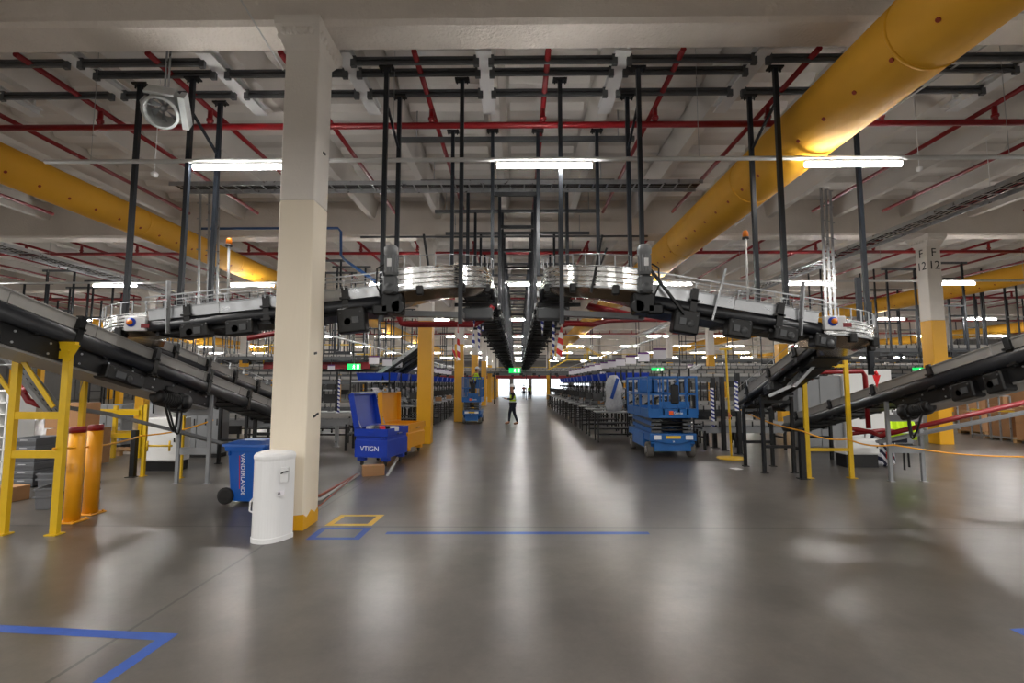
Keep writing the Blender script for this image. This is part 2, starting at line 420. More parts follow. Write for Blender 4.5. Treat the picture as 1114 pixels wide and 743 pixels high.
# red branches running down the hall above the mains
n_ = 0
for k in range(3):
    ya, yb = (GY[k]+.3, GY[k+1]-.6)
    for i, x in enumerate(BX):
        px = proj((x, yb, 6.5))[0]; pa = proj((x, ya+1.2, 6.5))[0]
        if max(px, pa) < -20 or min(px, pa) > 1134: continue
        m = MB().tube((x, ya, 6.62), (x, yb-1.2, 6.62), .044, 8)
        tag(m.build('sprinkler_branch', M['red']), 'red sprinkler branch, %s bay, %s' % (nth(k), ('above the aisle' if abs(x) < 1 else '%s branch %s of the aisle' % (nth(int(abs(x)/1.95)), 'left' if x < 0 else 'right'))), 'sprinkler pipe', 'red sprinkler branches under the roof')
# yellow fabric ducts
def duct(x, h, r, ya, yb, label):
    t = thing('fabric_duct', label, 'air duct', (x, ya, h)); L = yb-ya; n = int(L/4)
    m = MB(); prof = []
    for i in range(n+1):
        z = L*i/n
        prof += [(r*.985, z), (r, z+.12), (r, z+L/n*.5), (r, z+L/n-.12)] if i < n else [(r*.985, z)]
    m.lathe((x, ya, h), prof, 32, 'y').build('duct_skin', M['duct'], t)
    for i in range(n+1):
        MB().lathe((x, ya+L*i/n-.02, h), [(r*1.0, 0), (r*1.012, .01), (r*1.012, .03), (r*1.0, .04)], 32, 'y').build('seam_band', M['duct'], t)
    hm = MB(); sd = -1 if x > 0 else 1
    for i in range(int(min(L, 24)/.62)):
        for a in (-PI/2+sd*.85,):
            c_ = V((x+math.cos(a)*r, ya+.4+.62*i, h+math.sin(a)*r)); nn = V((math.cos(a), 0, math.sin(a)))
            hm.tube(c_-nn*.01, c_+nn*.008, .028, 10)
    hm.build('nozzle_dots', M['orange_hole'], t)
    return t
duct(4.55, 5.73, .47, 1.2, 62, 'large yellow fabric duct climbing overhead toward the right of the nearest beam')
duct(-9.15, 5.7, .34, 3.5, 60, 'yellow fabric duct left of the cream column, under the roof')
duct(18.2, 5.76, .36, 12, 70, 'yellow fabric duct passing behind the column lettered F 12')
duct(34.5, 5.7, .36, 24, 76, 'far yellow fabric duct low beside the conveyor at the right edge')
duct(-28.5, 5.75, .42, 20, 76, 'far yellow fabric duct above the sloping conveyor at the left edge')
# strip lights in rows
def strip_light():
    t = thing('hanging_strip_light', 'x', 'light fixture', (0, 0, 5.1))
    MB().prism([(-.06, .0, .0), (.06, .0, .0), (.05, .0, .05), (-.05, 0, .05)], (0, 0, 0), (0, 0, 0))
    m = MB().pts([(a, b, c) for a in (-.72, .72) for b, c in ((-.028, 5.11), (.028, 5.11), (.022, 5.15), (-.022, 5.15))], [(0, 1, 2, 3), (7, 6, 5, 4), (0, 1, 5, 4), (1, 2, 6, 5), (2, 3, 7, 6), (3, 0, 4, 7)])
    m.build('housing', M['lampbody'], t)
    d = MB()
    prof = [(.038*math.cos(a), -.008+.038*math.sin(a)) for a in [PI-.55+(PI+1.1)*i/8 for i in range(9)]]
    ps = [(x, p[0], 5.1+p[1]) for x in (-.71, .71) for p in prof]
    d.pts(ps, [(i, i+1, 10+i, 9+i) for i in range(8)]+[tuple(range(8, -1, -1)), tuple(range(9, 18))], True).build('diffuser', M['light'], t)
    return t
LY = [7.25+9.0*k for k in range(8)]
lx0 = .41
sl = strip_light(); placed = 0; LAMPS = []
for k, y in enumerate(LY):
    xs = [lx0+4.63*i for i in range(-10, 11)]
    xs = [x for x in xs if -60 < proj((x, y, 5.1))[0] < 1175]
    t = thing('lighting_rail', 'white conduit rail carrying the %s row of strip lights' % ('nearest' if k == 0 else nth(k)), 'rail', (0, y, 5.19))
    MB().tube((xs[0]-3, y, 5.19), (xs[-1]+3, y, 5.19), .034, 8).build('rail', M['conduit'], t)
    for x in [q for q in [xs[0]-2.3+4.63*i for i in range(len(xs)+1)] if all(abs(q-dx) > .6 for dx in (4.55, -9.15, 18.2, 34.5, -28.5))]: MB().tube((x, y, 5.19), (x, y, 6.95), .004, 5).build('suspension_wire', M['galv'], t)
    for i, x in enumerate(xs):
        lb = 'lit white strip light, %s row, %s from the left in that row' % ('nearest' if k == 0 else nth(k), nth(i))
        if placed == 0: sl.location = (x, y, 5.1); sl['label'] = lb; sl['group'] = 'strip lights in rows under the roof'; o = sl
        else: o = dup(sl, (x, y, 5.1), 0, lb)
        placed += 1
# lamps of the same rows that lie beside and behind the camera's view
k_ = 0
for y in [-10.9, -1.75]+LY:
    for x in [lx0+4.63*i for i in range(-10, 11)]:
        if y > 0 and -60 < proj((x, y, 5.1))[0] < 1175: continue
        if y > 40 or abs(x) > 34: continue
        ld = bpy.data.lights.get('strip_lamp') or bpy.data.lights.new('strip_lamp', 'AREA')
        ld.shape = 'RECTANGLE'; ld.size = 1.5; ld.size_y = .09; ld.energy = 88; ld.color = (1, .975, .94)
        lo = bpy.data.objects.new('strip_lamp', ld); COL.objects.link(lo); lo.location = (x, y, 5.19)
# grey strut channels and white hanger beams behind the nearest beam
wb = [-.5+2.06*i for i in range(-4, 5)]
for i, x in enumerate(wb):
    m = MB().bb((x-.11, 6.85, 6.64), (x+.11, 8.55, 6.66)).bb((x-.04, 6.85, 6.66), (x+.04, 8.55, 6.76)).bb((x-.11, 6.85, 6.76), (x+.11, 8.55, 6.78))
    for yy in (6.95, 8.45): m.bb((x-.04, yy-.02, 6.78), (x+.04, yy+.02, 6.96))
    tag(m.build('hanger_beam', M['lampbody']), 'short white steel beam under the roof behind the nearest beam, %s from the left' % nth(i), 'steel beam', 'short white hanger beams')
for y, skip in ((7.02, (2,)), (7.3, (0, 6)), (7.85, ())):
    for i, x in enumerate(wb[:-1]):
        if i in skip: continue
        m = MB(); a, b = x+.11, x+1.95
        for zz in (0, .075): m.bb((a, y-.02, 6.56+zz), (b, y+.02, 6.6+zz))
        m.bb((a, y+.015, 6.56), (b, y+.02, 6.67))
        for xx in (a, b): m.bb((xx-.04, y-.03, 6.53), (xx+.04, y+.03, 6.69))
        tag(m.build('ceiling_strut', M['strut']), 'grey strut channel under the roof, %s run behind the nearest beam, %s from the left' % ({7.02: 'front', 7.3: 'middle', 7.85: 'rear'}[y], nth(i)), 'strut', 'grey strut channels under the roof')
# ceiling services: cable ladders, pipes
def ladder(name, label, pts, w, mt='galv', step=.3, cat='cable ladder'):
    t = thing(name, label, cat, pts[0])
    m = MB(); r = MB(); cb = MB()
    for a, b in zip(pts, pts[1:]):
        a, b = V(a), V(b); u = (b-a).normalized(); sd = u.cross(V((0, 0, 1))); sd = sd.normalized() if sd.length > .05 else V((1, 0, 0))
        for q in (-1, 1): m.bar(a+sd*q*w/2, b+sd*q*w/2, .02, .09)
        n = int((b-a).length/step)
        for i in range(n): c_ = a+u*(i+.5)*step; r.bar(c_-sd*w/2, c_+sd*w/2, .025, .02)
        up = sd.cross(u)
        for q in (-.3, -.12, .05, .25): cb.tube(a+sd*q*w+up*.03, b+sd*q*w+up*.03, .014, 6)
    m.build('side_rail', M[mt], t); r.build('rung', M[mt], t)['kind'] = 'stuff'; cb.build('cable', M['black'], t)
    return t
ladder('cable_ladder', 'galvanised cable ladder crossing the hall above the aisle', [(-7.5, 10.5, 6.1), (3.95, 10.5, 6.1)], .45)
ladder('cable_ladder', 'wide galvanised cable ladder running away above the F 12 column', [(9.4, 5, 5.55), (9.4, 40, 5.55)], .6)
ladder('cable_ladder', 'galvanised cable ladder high beside the outer yellow duct', [(-14, 9, 5.5), (-14, 40, 5.5)], .8)
pipe_thing('ceiling_pipe', 'blue pipe under the roof behind the cream column, dropping to a slope', 'pipeblue', [[(-8.7, 13.2, 6.05), (-4.9, 13.2, 6.05), (-4.82, 13.2, 5.95), (-4.8, 13.2, 5.3), (-4.6, 12.9, 5.1), (-2.7, 9.3, 3.75)]], .035)
pipe_thing('ceiling_pipe', 'grey pipe crossing under the roof in front of the second beam', 'strut', [[(-4.6, 14.2, 6.1), (3.8, 14.2, 6.1)]], .03)
pipe_thing('ceiling_pipe', 'white conduit hanging diagonally across the roof toward the upper corner', 'conduit', [[P(1114, 22, 6.5), P(900, 165, 9.2), P(800, 245, 12)]], .014)
pipe_thing('ceiling_pipe', 'thin white cable strung from the nearest beam to the cream column', 'conduit', [[P(262, 0, 5.6), P(308, 76, 6.3)]], .01)
# vertical trunking risers
def riser(px, yt, yb, Y, label, n=3):
    a = P(px, yt, Y); b = P(px-2 if px < 563 else px+6, yb, Y)
    t = thing('hanging_cable_riser', label, 'cable riser', tuple(b))
    for i in range(n):
        o = V((i*.17, i*.1, 0)); m = MB().bar(a+o, b+o, .035, .05)
        for j in range(8):
            q = a+o+(b-a)*(j/8); m.bar(q+V((-.05, -.04, 0)), q+V((.05, -.04, 0)), .012, .03)
        m.build('trunking', M['galv'], t)
    return t
riser(218, 205, 340, 12, 'bright galvanised trunking rising through the conveyor left of the cream column')
riser(893, 205, 348, 11.5, 'bright galvanised trunking rising above the round end of the declining conveyor')
# axial fan hanging from the roof
fc = P(178, 118, 6.9)
t = thing('axial_fan', 'grey drum fan hanging from the roof left of the cream column', 'fan', tuple(fc))
FT = Matrix.Translation(fc) @ Matrix.Rotation(.35, 4, 'Z') @ Matrix.Rotation(.8, 4, 'X')
MB(FT).lathe((0, -.2, 0), [(.2, 0), (.235, .0), (.235, .03), (.215, .05), (.215, .4), (.235, .42), (.235, .45), (.2, .45), (.195, .2), (.2, .0)], 28, 'y', False).build('drum', M['fan_grey'], t)
m = MB(FT)
for i in range(7):
    a = 2*PI*i/7; r_ = V((math.cos(a), 0, math.sin(a))); q = V((-math.sin(a), 0, math.cos(a)))
    m.pts([r_*.05+V((0, .02, 0)), r_*.19+q*.07+V((0, -.02, 0)), r_*.19-q*.02+V((0, .05, 0)), r_*.05+V((0, .05, 0))-q*.02], [(0, 1, 2, 3)])
m.lathe((0, 0, 0), [(0, -.05), (.04, -.04), (.05, .05), (0, .06)], 14, 'y').build('fan_blade', M['galv'], t)
m = MB(FT); m.box((0, .02, .24), (.36, .3, .03)); m.box((.27, .02, 0), (.08, .26, .46)); m.box((-.24, .02, 0), (.03, .24, .2))
m.build('bracket', M['fan_grey'], t)
MB().tube(fc+V((0, 0, .24)), (fc.x, fc.y, 6.95), .015).tube(fc+V((.05, 0, .24)), (fc.x+.05, fc.y, 6.95), .015).build('hanging_rod', M['galv'], t)
for i, (px, py) in enumerate(((168, 190), (1000, 184), (1078, 213))):
    p = P(px, py, 8.2+i)
    m = MB().lathe((p.x, p.y, p.z), [(0, -.05), (.05, -.03), (.06, .02), (.03, .05), (.0, .05)], 12).tube(p, (p.x, p.y, 7.3), .006, 5)
    tag(m.build('detector', M['white']), ['white detector hanging under the lighting rail near the drum fan', 'white detector beside the lighting rail near the roof corner', 'round white detector beneath the wide cable ladder'][i], 'detector')
# ================================================================ conveyors
def frame(p0, p1):
    p0, p1 = V(p0), V(p1); u = (p1-p0).normalized(); r = u.cross(V((0, 0, 1))).normalized(); n = r.cross(u)
    T = Matrix((u, r, n)).transposed().to_4x4(); T.translation = p0
    return T, (p1-p0).length
def gearmotor(T, c, parent, s=1.0, side=1, name='drive_motor'):
    """an angled gear motor with finned body, gearbox, junction box and cable loops"""
    c = V(c); m = MB(T)
    m.lathe((c.x, c.y, c.z), [(.0, -.16*s), (.06*s, -.16*s), (.075*s, -.13*s), (.075*s, .1*s), (.085*s, .11*s), (.085*s, .14*s), (0, .15*s)], 18, 'x')
    for i in range(7): m.lathe((c.x-.1*s+i*.03*s, c.y, c.z), [(.07*s, 0), (.088*s, .002), (.088*s, .008), (.07*s, .01)], 18, 'x')
    o = m.build(name, M['black'], parent)
    MB(T).cbox((c.x+.22*s, c.y, c.z), (.16*s, .15*s, .2*s), .02*s).lathe((c.x+.22*s, c.y-side*.08*s, c.z), [(.0, -.02), (.07*s, -.02), (.075*s, .0), (.075*s, .03), (0, .03)], 18, 'y').build('gearbox', M['dark'], o)
    MB(T).cbox((c.x-.02*s, c.y, c.z+.1*s), (.1*s, .09*s, .05*s), .01*s).build('terminal_box', M['dark'], o)
    q = [V((c.x-.05*s, c.y-side*.05, c.z-.05*s))+V((.12*s*math.sin(t*PI), 0, -.26*s*math.sin(t*PI)))+V((t*.22*s, 0, 0)) for t in [i/10 for i in range(11)]]
    MB(T).path(q, .012*s, 7).path([p+V((.05*s, .02, -.04)) for p in q], .01*s, 7).build('cable_loop', M['rubber'], o)
    return o
def conveyor(name, label, p0, p1, w, group=None, guard=.11, tube_r=.075, under=None, clamps=1.25, wire=True, boxes=(), motors=(), seams=True, guard_mat='grey', side=1, frame_d=.16, cat='conveyor'):
    T, L = frame(p0, p1); t = thing(name, label, cat, tuple(p0), group)
    MB(T).bb((0, -w/2+.03, -.012), (L, w/2-.03, .0)).lathe((0, 0, -.05), [(.05, -w/2+.03), (.05, w/2-.03)], 16, 'y').lathe((L, 0, -.05), [(.05, -w/2+.03), (.05, w/2-.03)], 16, 'y').build('belt', M['rubber'], t)
    for q in (-1, 1):
        m = MB(T)
        yy = q*w/2; r = tube_r
        prof = [(0, yy+q*(r*.55)*math.cos(a)+q*.01, -.04-r+r*math.sin(a)) for a in [PI*2*i/14 for i in range(14)]]
        m.prism(prof, (0, 0, 0), (L, 0, 0)); m.sm = [True]*len(m.sm); m.sm[0] = m.sm[1] = False
        rail = m.build('side_profile', M['tube'], t)
        if guard:
            g = MB(T); x = 0
            seg = 1.2
            while x < L-.05:
                e = min(x+seg-.012, L); g.bb((x, yy-.012, -.03), (e, yy+.012, guard)); g.bb((x, yy-.025, guard-.012), (e, yy+.025, guard+.004)); x += seg
            g.build('side_guard', M[guard_mat], t)
        if clamps:
            n = max(2, int(L/clamps))
            for i in range(n):
                xx = (i+.5)*L/n
                MB(T).bb((xx-.045, yy-.03+q*.02, -.08-2*r), (xx+.045, yy+.03+q*.045, guard+.03)).bb((xx-.07, yy+q*.03, -.03), (xx+.07, yy+q*.075, .0)).bb((xx-.07, yy+q*.03, -.06-2*r), (xx+.07, yy+q*.075, -.03-2*r)).build('clamp', M['black'], t)
    f = MB(T)
    f.bb((.05, -w/2+.06, -frame_d-.08), (L-.05, w/2-.06, -.07))
    n = int(L/.5)
    for i in range(n+1): f.bb((.05+i*(L-.2)/max(n, 1), -w/2-.02, -frame_d-.1), (.1+i*(L-.2)/max(n, 1), w/2+.02, -frame_d-.06))
    f.build('bed_frame', M['dark'], t)
    if under:
        a, b, d = under
        u_ = MB(T); prof = [(a, -w/2+.02, -.2), (a+.1, -w/2+.02, -.2-d), (b-.15, -w/2+.02, -.2-d), (b, -w/2+.02, -.2)]
        prof2 = [(x, -y, z) for x, y, z in prof]
        u_.pts(prof+prof2, [(0, 1, 2, 3), (7, 6, 5, 4), (0, 4, 5, 1), (1, 5, 6, 2), (2, 6, 7, 3)]).build('drive_housing', M['dark'], t)
        MB(T).bb((a+.12, -w/2+.05, -.23-d), (b-.2, w/2-.05, -.2-d)).build('underside_pan', M['grey'], t)
        bo = MB(T)
        for i in range(int((b-a)/.45)):
            for q in (-1, 1): bo.tube((a+.2+i*.45, q*(w/2-.01), -.24-d*.2), (a+.2+i*.45, q*(w/2-.035), -.24-d*.2), .014, 8).tube((a+.2+i*.45, q*(w/2-.01), -.16-d), (a+.2+i*.45, q*(w/2-.035), -.16-d), .014, 8)
        bo.build('bolt', M['galv'], t)
    for (x, d, l, h) in boxes:
        b_ = MB(T).cbox((x, side*(w/2-.02), d), (l, .2, h), .02).build('motor_box', M['black'], t, .006)
        k = MB(T)
        for i in (-1, 1): k.tube((x+i*l*.36, side*(w/2+.07), d+h*.3), (x+i*l*.36, side*(w/2+.09), d+h*.3), .012, 8)
        k.lathe((x+.05, side*(w/2+.08), d-.02), [(.05, 0), (.05, .015), (.0, .018)], 14, 'y').bb((x-l*.3, side*(w/2+.08), d-.05), (x-l*.05, side*(w/2+.095), d+.04))
        k.build('cover_plate', M['strut'], b_)
    for (x, d, s_) in motors: gearmotor(T, (x, side*(w/2-.06), d), t, s_, -side)
    if wire:
        m = MB(T); n = max(2, int(L/.55)); yy = side*(w/2+.05)
        for i in range(n+1): m.bar((i*L/n, yy, guard-.02), (i*L/n, yy, guard+.1), .012).bar((i*L/n-.02, yy, guard+.1), (i*L/n+.02, yy, guard+.1), .02)
        m.tube((0, yy, guard+.1), (L, yy, guard+.1), .005, 5)
        m.build('pull_cord', M['galv'], t)
    return t, T, L
def curve(name, label, c, R, r, a0, a1, z0, z1, hgt=.26, dish=.1, guard_mat='steel', group=None):
    """a power curve: annular bed with banded metal guards, from angle a0 to a1, falling from z0 to z1"""
    t = thing(name, label, 'conveyor curve', (c[0], c[1], z1), group); n = 20
    def at(i, rad, dz): a = a0+(a1-a0)*i/n; z = z0+(z1-z0)*i/n; return V((c[0]+rad*math.cos(a), c[1]+rad*math.sin(a), z+dz))
    def shell(prof, closed=True):
        m = MB(); k = len(prof); ps = [at(i, p[0], p[1]) for i in range(n+1) for p in prof]
        fs = [(i*k+j, i*k+(j+1) % k, (i+1)*k+(j+1) % k, (i+1)*k+j) for i in range(n) for j in range(k)]
        fs += [tuple(range(k-1, -1, -1)), tuple(range(n*k, (n+1)*k))]
        return m.pts(ps, fs)
    shell([(r, -.02), (R-.01, -.02), (R-.01, 0), (r, 0)]).build('curve_belt', M['rubber'], t)
    shell([(R-.02, -.06), (R-.02, -.09), (R-.25, -.09-dish), (r+.05, -.09-dish), (r+.02, -.06)]).build('underside_dish', M['pan'], t)
    band = hgt/4
    for i in range(4): shell([(R, -.06+i*band+.004), (R+.012, -.06+i*band+.008), (R+.012, -.06+(i+1)*band-.008), (R, -.06+(i+1)*band-.004)]).build('guard_band', M[guard_mat], t)
    shell([(R-.02, hgt-.06), (R+.03, hgt-.06), (R+.03, hgt-.045), (R-.02, hgt-.045)]).build('guard_cap', M[guard_mat], t)
    shell([(R-.005, -.08), (R+.035, -.08), (R+.035, -.055), (R-.005, -.055)]).build('lower_rim', M['galv'], t)
    shell([(r-.01, -.06), (r+.01, -.06), (r+.01, .12), (r-.01, .12)]).build('inner_guard', M[guard_mat], t)
    m = MB(); pp = []
    for i in range(0, n+1, 2):
        p = at(i, R+.03, hgt-.05); q = at(i, R+.03, hgt+.12); m.bar(p, q, .014); pp.append(q)
        b = MB
    m.path(pp, .006, 6).build('pull_cord', M['galv'], t)
    for i in (4, 10, 16):
        p = at(i, R+.03, -.1); MB().cbox(tuple(p), (.1, .1, .14), .015).build('sensor_bracket', M['black'], t)
    return t, at
LR = {-1: 'left', 1: 'right'}
# geometry of the two symmetrical lines: overhead trunk -> curve -> declining run -> round end -> falling run
for s in (-1, 1):
    side = 'cream column side' if s < 0 else 'blue lift side'
    xb = 5.35 if s < 0 else 4.35            # centre of the round end
    # trunk, running away above the aisle
    t, T, L = conveyor('overhead_conveyor', 'long dark overhead conveyor above the aisle, %s' % side, (s*.74, 8.5, 3.62), (s*.74, 48, 3.5), .5, guard=.16, guard_mat='galv', wire=False, clamps=3.2, side=s, frame_d=.2,
        boxes=[(2+4.2*i, -.3, .4, .16) for i in range(7)], group='twin overhead conveyors')
    m = MB()
    for i in range(26):
        y = 9+i*1.5
        for q in (-1, 1):
            x = s*.74+q*.34; m.path([(x, y, 3.55), (x+.03, y+.4, 3.42+.03*(i % 3)), (x-.02, y+.9, 3.36), (x, y+1.5, 3.5)], .012, 5)
            m.box((x, y+.3, 3.5), (.06, .1, .12))
    m.build('cable_run', M['galv'], t)['kind'] = 'stuff'
    # curve from the trunk to the side
    cc = (s*1.85, 8.42)
    if s < 0: a0, a1 = 0, -PI/2
    else: a0, a1 = PI, PI*1.5
    curve('power_curve', 'silver banded overhead conveyor curve turning off the aisle, %s' % side, cc, 1.4, .64, a0, a1, 3.52, 3.18, .3, .12, group='silver conveyor curves')
    # declining run
    p0 = (s*1.9, 7.4, 3.1); p1 = (s*(xb-.05), 7.4, 2.74 if s < 0 else 2.68)
    t, T, L = conveyor('declining_conveyor', 'dark overhead conveyor sloping down from the silver curve to the round end, %s' % side, p0, p1, .74, guard=.13, guard_mat='galv', clamps=1.1, side=-s if False else (1 if s > 0 else -1),
        boxes=[(.55, -.33, .36, .34), (1.3, -.3, .34, .26), (1.95, -.26, .34, .22), (2.5, -.27, .3, .2)] if s > 0 else [(.5, -.34, .4, .36), (1.35, -.28, .45, .22), (2.1, -.27, .4, .22), (2.75, -.25, .4, .2)])
    # wire mesh fence above the run
    yy = (.43 if s > 0 else -.43)
    m = MB(T)
    for i in range(int(L/.09)): m.bar((i*.09, yy, .13), (i*.09, yy, .3), .004)
    for i in range(4): m.bar((0, yy, .14+i*.05), (L, yy, .14+i*.05), .004)
    m.bar((0, yy, .3), (L, yy, .3), .014); m.build('mesh_fence', M['galv'], t)
    for i, q in enumerate((.9, L-.3)):
        MB(T).bar((q, yy, -.25), (q+(.08 if i == 0 else -.06), yy+(.02 if s > 0 else -.02), .5), .06, .025).build('bracket_plate', M['galv'], t)
    # drive motor standing at the head of the run
    g = thing('gear_motor', 'upright grey gear motor at the foot of the silver curve, %s' % side, 'motor', (s*1.82, 6.98, 3.1))
    x, y = s*1.8, 6.93
    MB().cbox((x, y, 3.2), (.2, .16, .26), .03).lathe((x, y-.08, 3.14), [(0, -.02), (.07, -.02), (.08, .02)], 18, 'y').build('gearbox', M['strut'], g)
    m = MB().lathe((x, y, 3.34), [(.085, 0), (.085, .3), (.1, .31), (.1, .4), (.07, .43), (0, .43)], 20)
    for i in range(12): a = PI*2*i/12; m.bar((x+.085*math.cos(a), y+.085*math.sin(a), 3.38), (x+.085*math.cos(a), y+.085*math.sin(a), 3.62), .018)
    m.build('motor_body', M['cabinet'], g); MB().bb((x-.03, y-.105, 3.45), (x+.03, y-.098, 3.56)).build('rating_plate', M['white'], g)
    MB().path([(x+s*.1, y, 3.5), (x+s*.2, y, 3.44), (x+s*.2, y, 3.2), (x+s*.12, y+.05, 3.0), (x+s*.05, y+.1, 2.9)], .012, 7).build('cable', M['rubber'], g)
    m = MB(); m.cbox((x, 7.1, 2.95), (.3, .3, .3), .03).cbox((x+s*.15, 7.05, 2.86), (.24, .2, .16), .03).lathe((x-s*.1, 6.98, 2.9), [(.09, -.03), (.1, .0), (.1, .05)], 16, 'y').build('drive_end', M['dark'], g)
    # round end
    R = 1.34
    if s < 0: a0, a1 = -PI/2, -PI
    else: a0, a1 = -PI/2, 0
    z0 = 2.68 if s < 0 else 2.58
    ct, at_ = curve('round_conveyor_end', 'silver round conveyor end with brownish underside, %s' % side, (s*xb, 8.4), R, .66, a0, a1, z0, z0-.1, .2, .06 if s < 0 else .13, group='silver round conveyor ends')
    e = MB(); ex, ey = s*(xb+.12), 8.4-R-.05
    st = thing('stop_button_box', 'white emergency stop box with yellow collar at the round end, %s' % side, 'stop button', (ex, ey, 2.6))
    MB().cbox((ex, ey, 2.66), (.3, .07, .2), .01).build('box', M['white'], st)
    MB().lathe((ex-.04, ey-.035, 2.68), [(.065, 0), (.065, -.02), (0, -.02)], 18, 'y').build('collar', M['navy'], st); MB().lathe((ex-.04, ey-.055, 2.68), [(.035, 0), (.04, -.03), (0, -.04)], 16, 'y').build('knob', M['amber'], st)
    MB().bb((ex+.1, ey-.04, 2.6), (ex+.22, ey-.035, 2.66)).build('label_plate', M['red'], st)
    # falling run going away from the round end
    xd = s*(xb+R-.36) if s > 0 else -6.5
    conveyor('falling_conveyor', 'dark conveyor falling away from the round end toward the aisle benches, %s' % side, (xd, 8.5, 2.5), (xd, 13.4 if s < 0 else 11.4, 1.46), .6 if s > 0 else .42, guard=.12, clamps=1.0, side=-s, tube_r=.06, motors=[(2.2, -.3, .8)], boxes=[(1.6, -.26, .4, .2)])
    for yy_, zt in ((11.4, 1.6), (12.9, 1.3)) if s < 0 else ((10.35, 1.55), (11.2, 1.28)):
        m = MB()
        st = thing('support_trestle', 'dark leg frame carrying the %s part of the falling conveyor, %s' % ('upper' if yy_ < (12 if s < 0 else 10.8) else 'lower', side), 'support frame', (xd, yy_, 0))
        for q in (-.3, .3): MB().bb((xd+q-.03, yy_-.03, 0), (xd+q+.03, yy_+.03, zt)).bb((xd+q-.06, yy_-.06, 0), (xd+q+.06, yy_+.06, .015)).build('leg', M['dark'], st)
        [MB().bb((xd-.3, yy_-.02, q_), (xd+.3, yy_+.02, q_+.06)).build('crossbar', M['dark'], st) for q_ in (.5, zt-.14)]
    # near sloping conveyor that comes past the camera
    if s < 0: xa, wa, ya, za = -5.92, .56, 4.2, 2.63+.235*2.0
    else: xa, wa, ya, za = 7.25, .6, 5.0, 2.47+.24*1.86
    sl_ = .235 if s < 0 else .245; yb = 12.4 if s < 0 else 13.2
    t, T, L = conveyor('incline_conveyor', 'large near dark conveyor with grey guards sloping down and away, %s' % side, (xa, ya, za-.1), (xa, yb, za-.1-sl_*(yb-ya)), wa, guard=.12, tube_r=.1, under=(1.2, 5.4, .26) if s < 0 else (.5, 4.6, .26), clamps=1.35, wire=False, side=-s,
        motors=[(4.05, -.52, 1.55)] if s < 0 else [(4.0, -.5, 1.4)], boxes=[(3.0, -.42, .7, .2)] if s < 0 else [(3.0, -.42, .42, .26), (2.45, -.42, .3, .3)])
    # grey leg frame
    yl = 9.14 if s < 0 else 9.5
    lf = thing('support_trestle', 'grey steel leg frame under the near sloping conveyor, %s' % side, 'support frame', (xa, yl, 0), 'grey leg frames')
    zt = za-.1-sl_*(yl-ya)-.26
    for q in (-1, 1):
        MB().bb((xa+q*wa/2-.03, yl-.025, .01), (xa+q*wa/2+.03, yl+.025, zt+.1)).build('leg', M['cabinet'], lf); MB().bb((xa+q*wa/2-.05, yl-.05, 0), (xa+q*wa/2+.05, yl+.05, .012)).build('foot_plate', M['galv'], lf)
    for zz in (zt-.35, .52) : MB().bb((xa-wa/2, yl-.02, zz), (xa+wa/2, yl+.02, zz+.13)).build('crossbar', M['cabinet'], lf)
    yl = 11.8 if s < 0 else 12.2; zt = za-.1-sl_*(yl-ya)-.3
    lf = thing('support_trestle', 'black leg frame at the low far end of the near sloping conveyor, %s' % side, 'support frame', (xa, yl, 0))
    for q in (-1, 1): MB().bb((xa+q*wa/2-.03, yl-.03, .0), (xa+q*wa/2+.03, yl+.03, zt+.1)).build('leg', M['dark'], lf)
    MB().bb((xa-wa/2, yl-.02, .5), (xa+wa/2, yl+.02, .56)).build('crossbar', M['dark'], lf)
# ---------------------------------------------------------------- hanger posts
def post(px, pyt, px2, pyb, h=6.5, label='', w=.062):
    a = H(px, pyt, h); b = P(px2, pyb, a.y); b.x = a.x if abs(b.x-a.x) > .25 else b.x
    t = thing('hanger_post', label, 'hanger post', (a.x, a.y, h), 'dark hanger posts beside the near curves')
    MB().bar((a.x, a.y, 6.53), (a.x, a.y, b.z), w, w).build('post_tube', M['post'], t)
    m = MB().bb((a.x-.11, a.y-.06, 6.5), (a.x+.11, a.y+.06, 6.525))
    for q in (-1, 1): m.tube((a.x+q*.08, a.y, 6.45), (a.x+q*.08, a.y, 6.56), .012, 6)
    m.build('top_plate', M['dark'], t)
    return a, b
HP = [(153, 93, 130, 372, 'beyond the left end of the declining conveyor'), (210, 87, 190, 352, 'left of the trunking beside the drum fan'), (240, 113, 232, 330, 'just left of the cream column'),
      (421, 75, 418, 350, 'first right of the cream column'), (435, 106, 434, 300, 'behind the upright motor near the cream column'),
      (493, 144, 493, 300, 'at the inner side of the left curve'), (503, 88, 501, 352, 'in front of the left silver curve'), (536, 143, 536, 300, 'at the aisle edge of the left curve'),
      (609, 88, 612, 352, 'in front of the right silver curve, under the middle strip light'), (585, 143, 584, 300, 'at the aisle edge of the right curve'), (649, 143, 650, 300, 'at the inner side of the right curve'), (682, 106, 686, 290, 'behind the upright motor of the right curve'), (694, 75, 700, 320, 'beside the upright motor of the right curve'),
      (815, 106, 829, 330, 'crossing in front of the large yellow duct, rear of two'), (843, 75, 860, 358, 'crossing in front of the large yellow duct, front of two'), (930, 122, 953, 408, 'right of the trunking at the right round end')]
pp = [post(a, b, c, d, label='dark slate hanger post '+e) for a, b, c, d, e in HP]
for i, (a, b) in enumerate(((1, 2), (3, 4), (12, 11), (14, 13))):
    A, B = pp[a][0], pp[b][0]
    tag(MB().bar((A.x, A.y, 6.0), (B.x, B.y, 5.6), .035).build('hanging_brace', M['post']), 'short diagonal brace between two dark hanger posts, %s from the left' % nth(i), 'brace', 'post braces')
